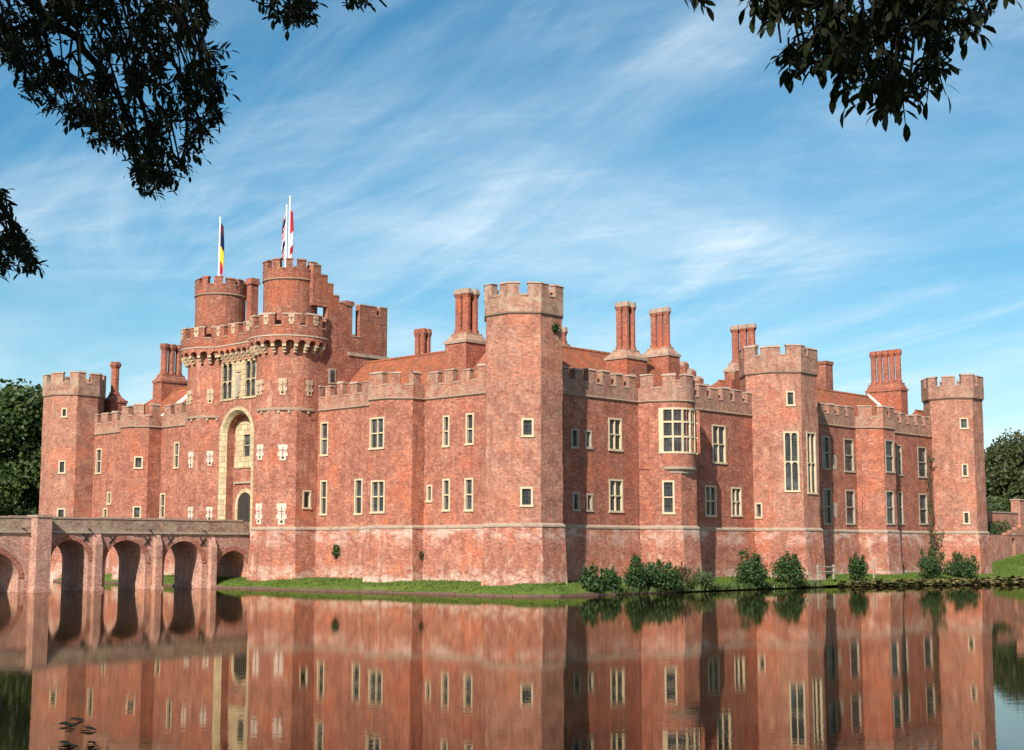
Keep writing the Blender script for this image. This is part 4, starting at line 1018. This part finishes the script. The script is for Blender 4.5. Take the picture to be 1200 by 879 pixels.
# wall plants
def wall_tuft(p0, label, size, n, k='leaf_shrub', name='wall_plant', rz=(.35, .35, .5)):
    t = thing(name, label, 'plant', p0, 0); leaves('foliage', [(0, 0, 0, rz[0], rz[1], rz[2], n)], size, k, t, 1.4, int(p0[0]*10) % 999); 
    m = MB(); m.tube([(0, .1, -rz[2]*.9), (0, 0, 0), (.05, -.05, rz[2]*.5)], [.03, .025, .01], 'bark', 5); m.build('stem', t)
a_, z_ = on_b(394.5, 646, -.3); wall_tuft(W(a_, -.35, z_), 'dark green tuft growing out of the wall base right of the gatehouse', .18, 260)
a_, z_ = on_b(495, 651, -.3); wall_tuft(W(a_, -.45, z_), 'small plant in the corner beside the projecting bay', .13, 110, rz=(.18, .18, .35))
b_, z_ = on_a(650, 384, -2.3); wall_tuft(W(-2.35, b_, z_), 'green tuft under the battlements of the nearest corner tower', .16, 170, rz=(.3, .35, .35))
cr = thing('climbing_plant', 'thin bare creeper climbing the wall beside the far right tower', 'creeper', W(-.2, on_a(1091.5, 640, -.2)[0], 1), 0)
m = MB(); 
for k in range(4):
    pts = []; zz_ = .0
    for i in range(14): pts.append((random.gauss(0, .10)+k*.08, -.02+random.uniform(-.06, .02), i*.86*(.75+.08*k))) 
    m.tube(pts, [.075-.004*i for i in range(14)], 'bark', 5)
m.build('stem', cr)
leaves('foliage', [(.1, -.1, 1.6, .9, .3, 1.4, 300), (.5, -.1, 3.2, .9, .25, .8, 150), (0, -.05, 6, .28, .15, 5, 260), (.3, 0, 10.0, .5, .2, .3, 60)], .16, 'leaf_low', cr, 1.4, 5)

# fences and posts on the right bank
def post_fence(pxs, y0, y1, label, rail=True):
    base = []
    for px in pxs: 
        a, b = on_z(px, y1, .9); a = -4.45; b = on_a(px, y1, a)[0]; base.append((a, b))
    p = W(*base[0], .85); t = thing('rail_fence' if rail else 'fence_post', label, 'fence' if rail else 'post', p, RZ)
    h = (y1-y0)*p.y/1668
    for i, (a, b) in enumerate(base):
        m = MB(); x, y = b-base[0][1], a-base[0][0]; m.box(x-.06, x+.06, y-.06, y+.06, -.3, h, 'wood'); m.prism([(x-.06, y-.06), (x+.06, y-.06), (x+.06, y+.06), (x-.06, y+.06)], h, h+.06, 'wood', [(x-.02, y-.02), (x+.02, y-.02), (x+.02, y+.02), (x-.02, y+.02)])
        m.build('post', t)
    if rail:
        for f in (.35, .82):
            m = MB(); x, y = base[-1][1]-base[0][1], base[-1][0]-base[0][0]; m.tube([(-.15, 0, h*f), (x*1.15, y*1.15, h*f)], [.05, .05], 'wood', 6); m.build('rail', t)
post_fence((958.5, 977), 661, 673, 'weathered two-rail timber fence in front of the shaded wall')
post_fence((1024.5,), 667, 684, 'short pale timber post standing at the water edge on the right bank', False)

# ------------------------------------------------------------------ flags
def flag_mat(name, f):
    m, t, p = mat(name); uv = nd(t, 'ShaderNodeTexCoord').outputs['UV']; s = nd(t, 'ShaderNodeSeparateXYZ'); t.links.new(uv, s.inputs[0])
    c = f(t, s.outputs[0], s.outputs[1]); t.links.new(c, p.inputs['Base Color']); p.inputs['Roughness'].default_value = .8; p.inputs['Specular IOR Level'].default_value = .2
    M[name] = m
def crampf(t, fac, stops):
    n = t.nodes.new('ShaderNodeValToRGB'); n.color_ramp.interpolation = 'CONSTANT'; e = n.color_ramp.elements
    while len(e) < len(stops): e.new(.5)
    for i, (q, c) in enumerate(stops): e[i].position = q; e[i].color = c+(1,)
    t.links.new(fac, n.inputs[0]); return n.outputs[0]
def mth(t, op, a, b):
    n = t.nodes.new('ShaderNodeMath'); n.operation = op
    for i, v in enumerate((a, b)):
        if isinstance(v, (int, float)): n.inputs[i].default_value = v
        else: t.links.new(v, n.inputs[i])
    return n.outputs[0]
NAVY, RED, WHT, YEL = (.012, .02, .09), (.62, .02, .035), (.82, .82, .80), (.85, .60, .02)
flag_mat('tricolour_cloth', lambda t, u, v: crampf(t, mth(t, 'ADD', v, mth(t, 'MULTIPLY', u, .10)), [(0, RED), (.26, YEL), (.55, NAVY), (.84, (.16, .03, .04))]))
flag_mat('red_white_cloth', lambda t, u, v: crampf(t, mth(t, 'ADD', v, mth(t, 'MULTIPLY', u, -.16)), [(0, WHT), (.04, RED), (.20, WHT), (.47, RED), (.97, WHT)]))
flag_mat('union_cloth', lambda t, u, v: crampf(t, mth(t, 'FRACT', mth(t, 'ADD', mth(t, 'MULTIPLY', v, 1.9), mth(t, 'MULTIPLY', u, .42)), 0.), [(0, WHT), (.12, RED), (.24, WHT), (.36, RED), (.5, WHT), (.58, NAVY), (.92, WHT)]))
def flagpole(c, zb, px0, ytop, y0, y1, wpx, side, fk, label, flab):
    b = c[1]; a0, zt = on_b(px0, ytop, b); sc = 1668/W(a0, b).y
    t = thing('flagpole', label, 'flagpole', W(a0, b, zb), 0)
    m = MB(); h = zt-zb; m.tube([(0, 0, 0), (0, 0, h*.5), (0, 0, h)], [.085, .075, .055], 'pole', 8); m.tube([(0, 0, h), (0, 0, h+.12)], [.09, .06], 'pole', 8); m.build('pole', t)
    z1 = on_b(px0, y0, b)[1]-zb; z0 = on_b(px0, y1, b)[1]-zb; wd = wpx/sc; N, K_ = 28, 14; V, Fc = [], []
    rr = random.Random(int(px0))
    for i in range(N+1):
        v = i/N; env = .55+.45*math.sin(PI*min(1, .18+v*.85)); 
        for j in range(K_+1):
            u = j/K_; fold = math.sin(u*11+v*2.2+px0)*(.13*u+.02); 
            V.append((side*(.06+u*wd*env*(1.0-.25*(1-v)*u)), fold, z0+(z1-z0)*v-(.35*u*u)*(1-v*.4)))
    for i in range(N):
        for j in range(K_): q = i*(K_+1)+j; Fc.append((q, q+1, q+K_+2, q+K_+1))
    me = bpy.data.meshes.new('flag'); me.from_pydata(V, [], Fc); me.materials.append(M[fk]); ul = me.uv_layers.new(name='UV')
    for pl in me.polygons:
        for li in pl.loop_indices: vi = me.loops[li].vertex_index; ul.data[li].uv = ((vi % (K_+1))/K_, (vi//(K_+1))/N)
    me.polygons.foreach_set('use_smooth', [True]*len(Fc))
    o = bpy.data.objects.new('flag', me); COL.objects.link(o); o.parent = t; o['label'] = flab
flagpole((0, G2[1]-.9), 23.5, 258.2, 256, 262, 320, 5.5, 1, 'tricolour_cloth', 'white flagpole with a limp navy, yellow and red flag on the left gate turret', 'limp flag in navy, yellow and red bands')
flagpole((0, G1[1]-.6), 23.5, 336.2, 242, 252, 303, 5.5, -1, 'union_cloth', 'shorter white flagpole with a limp union flag on the right gate turret', 'limp union flag')
flagpole((0, G1[1]+.6), 23.5, 340.0, 231.5, 246, 303, 4.8, 1, 'red_white_cloth', 'taller white flagpole with a limp red and white flag on the right gate turret', 'limp red, white and red flag')

# ------------------------------------------------------------------ garden wall and hedge beyond the right tower
def gw_(b, a): return W(a, b, 0)
gwt = thing('garden_wall', 'weathered brick garden wall with a taller pier beyond the far right tower', 'wall', W(1.5, 60, 1.5), RZ); GO = (1.5, 60, 1.5)
m = MB(); b1_ = on_a(1193, 600, 3.0)[0]; zt = on_a(1170, 601, 3.0)[1]
m.box(3.0, 3.5, 58, b1_, .8, zt, 'wall_garden'); m.box(2.93, 3.57, 58, b1_, zt, zt+.14, 'coping'); m.box(3.05, 3.45, b1_+1.0, b1_+26, .8, zt-.2, 'wall_garden', 'coping'); m.build('brickwork', gwt, True, GO)
m = MB(); zp = on_a(1197, 585, 3)[1]; m.box(2.75, 3.75, b1_-.02, b1_+1.02, .8, zp-.15, 'wall_garden'); m.box(2.66, 3.84, b1_-.1, b1_+1.1, zp-.15, zp, 'coping'); m.build('pier', gwt, True, GO)
rwt = thing('retaining_wall', 'low rough brick retaining wall with a narrow dark opening below the hedge', 'wall', W(-.5, 60, 1), RZ); GO = (-.5, 60, 1)
fR = Face((.2, 58.6), (.2, 90)); u0, u1, z0, z1 = fR.rect(1186.5, 627, 1189.8, 656)
fR.holes.append((u0, u1, z0, z1)); ztl = fR.hit(1170, 627)[1]
m = MB(); fR.wall(m, .5, ztl, 'wall_garden'); m.box(.21, .7, 58.6, 90, ztl-.3, ztl+.0, 'wall_garden', 'coping'); 
i = 0
for i in range(14): x = fR.hit(1179, 630)[0]+58.6+i*1.2; m.box(.16, .62, x, x+1.18, ztl-.02, ztl+.25+min(i, 3)*.28, 'wall_garden', 'coping')
m.build('brickwork', rwt, True, GO)
m = MB(); m.face([fR.q(u0, z0, -.3), fR.q(u1, z0, -.3), fR.q(u1, z1, -.3), fR.q(u0, z1, -.3)], 'dark'); fR.fbox(m, u0-.08, u1+.08, z1-.03, z1+.2, -.1, .05, 'stone_weather'); m.build('doorway', rwt, True, GO)
hb0, hb1 = on_a(1158, 618, 1.8)[0], on_a(1181, 618, 1.8)[0]
hz0, hz1 = on_a(1170, 628, 1.8)[1], on_a(1170, 611, 1.8)[1]
p = W(1.8, (hb0+hb1)/2, hz0-.6); t = thing('hedge', 'clipped dark green hedge between the garden wall and the retaining wall', 'hedge', p, RZ)
L_ = (hb1-hb0)/2; leaves('foliage', [(x, 0, (hz1-hz0)/2+.4, L_*.33, .55, (hz1-hz0)/2+.35, 700) for x in (-L_*.75, 0, L_*.75)], .15, 'leaf_shrub', t, 1.3, 8, shell=.3, lump=.1)
m = MB(); m.tube([(-L_*.7, 0, -.5), (-L_*.7, 0, .8)], [.05, .04], 'bark'); m.tube([(L_*.5, 0, -.5), (L_*.5, 0, .8)], [.05, .04], 'bark'); m.build('stem', t)
b_, z_ = on_a(1168, 605, 5.5); t = thing('garden_bush', 'light green bush showing above the garden wall', 'bush', W(5.5, b_, 2.5), 0)
leaves('foliage', [(0, 0, z_-2.3, 1.5, 1.2, 1.9, 800), (.5, 0, z_-1.2, .8, .8, 1.1, 300)], .2, 'leaf_low', t, 1.4, 11); m = MB(); m.tube([(0, 0, -.8), (0, 0, z_-2.5)], [.08, .05], 'bark'); m.build('stem', t)

# ------------------------------------------------------------------ background trees
def tree(X, Y, h, r, k, label, seed, n=9000, size=.55, z0=None, group='trees behind the castle', squash=1.0):
    rr = random.Random(seed); zg = land(X, Y) if z0 is None else z0
    t = thing('broadleaf_tree', label, 'tree', (X, Y, max(.2, zg)-.1), rr.uniform(0, 6), group)
    m = MB(); m.tube([(0, 0, -.5), (.1, 0, h*.2), (0, .2, h*.45), (.2, 0, h*.75)], [h*.028, h*.022, h*.015, h*.006], 'bark', 8); m.build('trunk', t)
    m = MB(); bl = []
    for i in range(17):
        an = i*2.4+rr.uniform(-.3, .3); f = (i+.5)/17; zc = h*(.16+.74*f); q = r*math.sin(PI*min(.95, .22+.72*f))*rr.uniform(.5, .92)
        x, y = math.cos(an)*q, math.sin(an)*q; s_ = r*rr.uniform(.26, .44)
        bl.append((x, y, zc, s_, s_, s_*rr.uniform(.7, 1)*squash, n//19)); m.tube([(0, 0, zc*.7), (x*.5, y*.5, zc*.86), (x*.9, y*.9, zc)], [h*.010, h*.006, h*.002], 'bark', 5)
    bl.append((0, 0, h*.85, r*.35, r*.35, h*.14, n//10)); bl.append((0, 0, h*.45, r*.5, r*.5, h*.3, n//10))
    m.build('limb', t); leaves('crown', bl, size, k, t, 1.35, seed, shell=.38)
tree(-53.5, 152, 19.6, 9, 'leaf_tree', 'big dark broadleaf tree left of the far left tower', 21, 26000, .55, 1)
tree(-68, 158, 19, 8.5, 'leaf_tree', 'dark tree at the left edge of the picture behind the bigger one', 22, 12000, .55, 1)
tree(-54, 143, 10.5, 6.5, 'leaf_tree', 'lower tree at the left edge below the big dark tree', 25, 12000, .5, 1)
for i, (px, Y, ytop, r, k, lab) in enumerate(((1172, 205, 522, 7.5, 'leaf_wood', 'low rounded green tree in the wood just right of the far right tower'), (1197, 215, 506, 9, 'leaf_wood2', 'tall olive green tree at the right edge of the picture'),
    (1184, 190, 548, 6.5, 'leaf_wood', 'shorter bushy tree in front of the tall olive tree'), (1161, 196, 551, 5.5, 'leaf_wood2', 'small olive tree half hidden by the far right tower'), (1222, 200, 515, 9, 'leaf_wood', 'green tree partly cut off by the right edge'), (1206, 178, 566, 5, 'leaf_wood', 'low dark tree above the garden wall pier'))):
    X = (px-600)/1668*Y; h = (643-ytop)/1668*Y+EYE-land(X, Y); tree(X, Y, h, r, k, lab, 31+i, 11000, .5, None, 'trees of the wood on the right')

# ------------------------------------------------------------------ overhanging ash trees whose boughs frame the view
def in_poly(x, y, poly):
    c = False; j = len(poly)-1
    for i in range(len(poly)):
        if (poly[i][1] > y) != (poly[j][1] > y) and x < (poly[j][0]-poly[i][0])*(y-poly[i][1])/(poly[j][1]-poly[i][1])+poly[i][0]: c = not c
        j = i
    return c
def wpt(px, py, d):
    x = (px-600)/FPX; y = -(py-439.5)/FPX; v = Vector((x, math.cos(PITCH)-y*math.sin(PITCH), math.sin(PITCH)+y*math.cos(PITCH))); return Vector((0, 0, EYE))+v*d
def ash_leaf(V, Fc, base, ax, up, L_, W_):
    """one leaflet: six-sided blade with a slight fold"""
    b = ax.cross(up).normalized(); n = b.cross(ax).normalized(); j = len(V)
    pr = ((0, 0), (.28, .8), (.6, 1), (.85, .55), (1, 0)); L2 = [base+ax*(L_*f)+b*(W_*w)+n*(W_*w*.35-L_*.12*f*f) for f, w in pr]; R2 = [base+ax*(L_*f)-b*(W_*w)+n*(W_*w*.35-L_*.12*f*f) for f, w in pr[1:4]]
    V += [tuple(q) for q in L2]+[tuple(q) for q in R2]
    Fc += [(j, j+1, j+5), (j+1, j+2, j+6, j+5), (j+2, j+3, j+7, j+6), (j+3, j+4, j+7)]
def overhang(label, trunk_xy, polys, dist, dspread, leafL, crown, seed, limb_px, exact=()):
    rr = random.Random(seed); zg = land(*trunk_xy)
    t = thing('ash_tree', label, 'tree', (trunk_xy[0], trunk_xy[1], zg), 0, 'ash trees overhanging the viewpoint'); O = Vector((trunk_xy[0], trunk_xy[1], zg))
    V, Fc = [], []; tw = MB(); 
    def spray(p, dirn, nl, L_):
        ax = dirn.normalized(); p = p-ax*L_*1.2; side = ax.cross(Vector((rr.uniform(-1, 1), rr.uniform(-1, 1), rr.uniform(-.3, 1)))).normalized(); le = L_*2.4
        end = p+ax*le; tw.tube([tuple(p-O), tuple(p+ax*le*.5-O), tuple(end-O+Vector((0, 0, -le*.06)))], [.004+L_*.02, .003+L_*.012, .002], 'twig', 4)
        for i in range(nl):
            f = .18+.8*i/nl
            for sg in (1, -1):
                a_ = (ax*.65+side*sg*.9+Vector((0, 0, -.25))+Vector((rr.gauss(0, .15), rr.gauss(0, .15), rr.gauss(0, .15)))).normalized()
                ash_leaf(V, Fc, p+ax*le*f-O, a_, Vector((rr.gauss(0, .5), rr.gauss(0, .5), 1)), L_*rr.uniform(.8, 1.15), L_*.18*rr.uniform(.8, 1.2))
        ash_leaf(V, Fc, end-O, (ax+Vector((0, 0, -.2))).normalized(), Vector((0, 0, 1)), L_*1.1, L_*.23)
    for poly, n, pull in polys:
        xs = [q[0] for q in poly]; ys = [q[1] for q in poly]; k = 0; tries = 0
        anchors = []
        while k < n and tries < n*40:
            tries += 1; x, y = rr.uniform(min(xs), max(xs)), rr.uniform(min(ys), max(ys))
            if not in_poly(x, y, poly): continue
            # loose clusters with gaps between them
            g = math.sin(x*.043+seed)*math.sin(y*.051+seed*2)+.5*math.sin(x*.11+y*.09)
            if g < -.30 and rr.random() < .85: continue
            d = dist+rr.uniform(-dspread, dspread); p = wpt(x, y, d); anchors.append(p)
            spray(p, Vector((rr.gauss(pull[0], .55), rr.gauss(0, .55), rr.gauss(pull[1], .45))), rr.randint(3, 5), leafL*rr.uniform(.75, 1.2)); k += 1
        for q in anchors[::5]:                         # twigs tying sprays to neighbours nearer the bough
            near = min(anchors, key=lambda w_: (w_-q-Vector((-.5*pull[0], 0, .5))).length)
            if near is not q: tw.tube([tuple(q-O), tuple((q+near)/2-O+Vector((rr.gauss(0, .03), rr.gauss(0, .03), .05))), tuple(near-O)], [.006, .008, .011], 'twig', 4)
    for (x, y, dx, dz, nl, s_) in exact: spray(wpt(x, y, dist-.3), Vector((dx, .05, dz)), nl, leafL*s_)
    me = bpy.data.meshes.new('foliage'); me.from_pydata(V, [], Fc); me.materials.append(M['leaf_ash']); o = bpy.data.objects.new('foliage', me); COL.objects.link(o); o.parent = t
    tag(tw.build('twig', t), kind='stuff')
    # trunk and boughs
    m = MB(); H = crown[2]+1; m.tube([(0, 0, -.6), (.05, .1, H*.25), (-.1, .2, H*.55), (0, 0, H)], [.55, .42, .30, .12], 'bark', 12); m.build('trunk', t)
    for path, r0, r1 in limb_px:
        pts = [Vector((0, 0, path[0][2]))] if False else [Vector((trunk_xy[0], trunk_xy[1], zg+path[0]))]+[wpt(*q) for q in path[1:]]
        # gentle curve through the points
        fine = []
        for i in range(len(pts)-1):
            for k in range(6): 
                f = k/6; fine.append(pts[i].lerp(pts[i+1], f)+Vector((rr.gauss(0, .02), rr.gauss(0, .02), .1*math.sin(PI*f))))
        fine.append(pts[-1]); n = len(fine); m = MB(); m.tube([tuple(q-O) for q in fine], [r0+(r1-r0)*(i/(n-1))**.6 for i in range(n)], 'twig', 7); m.build('bough', t)
    # unseen crown above and behind the viewpoint, placed dense to shade the boughs
    cx, cy, cz, cr, ch = crown; bl = []
    for i in range(22):
        an = i*2.4; q = cr*math.sqrt((i+.5)/22); bl.append((cx-O.x+math.cos(an)*q, cy-O.y+math.sin(an)*q, cz-zg+rr.uniform(-ch, ch), 2.0, 2.0, 1.5, 520))
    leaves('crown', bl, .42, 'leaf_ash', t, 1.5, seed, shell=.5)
left_poly = [(-40, -40), (258, -40), (240, 4), (252, 30), (258, 72), (262, 100), (252, 122), (262, 150), (250, 166), (240, 186), (222, 205), (204, 218), (192, 238), (176, 232), (160, 222), (158, 196), (138, 176), (112, 178), (104, 150), (84, 138), (62, 132), (45, 138), (30, 122), (20, 96), (10, 74), (-40, 60)]
sprig = [(-40, 228), (0, 226), (18, 240), (28, 260), (30, 285), (42, 306), (34, 318), (18, 312), (-10, 322), (-40, 325)]
top1 = [(290, -40), (366, -40), (362, 8), (368, 30), (352, 22), (330, 30), (318, 14), (298, 6)]
top2 = [(398, -40), (448, -40), (444, 6), (426, 8), (405, 6)]
overhang('ash tree whose dark leafy boughs hang into the upper left of the view', (-7.5, 1.0), [(left_poly, 820, (.35, -.25)), (sprig, 110, (.5, -.3)), (top1, 80, (.2, -.4)), (top2, 26, (.3, -.2))],
    11.0, 1.2, .074, (-7.0, -2.5, 15.0, 7.0, 2.2), 4,
    [((9.5, (-60, -60, 10.5), (60, 30, 11), (120, 90, 11), (175, 200, 11)), .10, .012), ((9.0, (-80, 20, 10.5), (10, 60, 11), (35, 105, 11.2), (60, 128, 11)), .05, .01), ((10.5, (100, -60, 11), (210, 20, 11), (235, 120, 11)), .07, .01),
     ((10.5, (220, -70, 11), (320, -30, 11), (345, 12, 11)), .05, .008), ((10.5, (300, -70, 11), (400, -30, 11), (453, 8, 11)), .04, .008), ((6.5, (-70, 230, 10.5), (0, 255, 11), (32, 300, 11)), .04, .008)])
right_poly = [(868, -40), (1180, -40), (1168, 12), (1150, 30), (1132, 36), (1120, 60), (1105, 62), (1098, 90), (1082, 104), (1068, 118), (1042, 118), (1020, 116), (1004, 132), (990, 128), (982, 104), (972, 78), (950, 66), (935, 74), (918, 80), (906, 66), (900, 44), (910, 24), (892, 8)]
overhang('ash tree whose dark leafy bough hangs into the upper right of the view', (6.0, .5), [(right_poly, 270, (.0, -.55)), ([(805, -30), (825, -30), (822, -2), (808, -4)], 4, (0, -.3))],
    6.6, .6, .078, (6.0, -3.0, 11.0, 6.0, 1.8), 9,
    [((7.0, (1240, -80, 6.4), (1100, -30, 6.6), (1010, 40, 6.6), (995, 110, 6.6)), .05, .006), ((7.0, (1150, -90, 6.4), (1060, -10, 6.6), (1062, 120, 6.5)), .035, .005), ((7.0, (960, -90, 6.5), (930, -20, 6.6), (915, 50, 6.6)), .03, .005)],
    exact=[(1058, 118, .04, -.3, 3, 1.05), (884, -2, -.02, -.3, 3, .9), (994, 105, -.06, -.3, 3, 1.0), (1140, 20, .12, -.25, 3, .9)])

# floating dead branch on the near water
def wz(px, py, z=.01): a, b = on_z(px, py, z); return W(a, b, z)
p0 = wz(88, 858); t = thing('floating_branch', 'dark dead leafy branch floating on the moat at the lower left', 'branch', p0, 0)
m = MB(); rr = random.Random(3)
stem = [wz(68, 877, -.05), wz(76, 862, -.03), wz(84, 851, .0), wz(97, 844, .01)]; m.tube([tuple(q-p0) for q in stem], [.025, .02, .014, .006], 'twig', 6)
m.build('stem', t)
V, Fc = [], []
for x0, x1, y, L_, tilt in ((79, 97, 843, .27, .0), (66, 80, 848.5, .22, .12), (74, 86, 851, .2, .05), (92, 108, 852, .26, -.05), (98, 113, 854.5, .2, -.1), (67, 84, 870.5, .24, .0), (68, 88, 873, .26, .0), (66, 82, 875.5, .24, .05), (74, 91, 874.5, .2, .0), (102, 111, 870, .14, -.3), (104, 113, 873.5, .14, .2)):
    for i in range(3):
        an = tilt+rr.gauss(0, .10); ash_leaf(V, Fc, wz(x0+rr.uniform(-1, 2), y+rr.gauss(0, .5), .022+.006*i)-p0, Vector((math.cos(an), math.sin(an)*.8, rr.uniform(.0, .05))).normalized(), Vector((rr.gauss(0, .15), rr.gauss(0, .15), 1)), L_*rr.uniform(.8, 1.15), .06*rr.uniform(.7, 1.2))
me = bpy.data.meshes.new('foliage'); me.from_pydata(V, [], Fc); me.materials.append(M['leaf_ash']); o = bpy.data.objects.new('foliage', me); COL.objects.link(o); o.parent = t
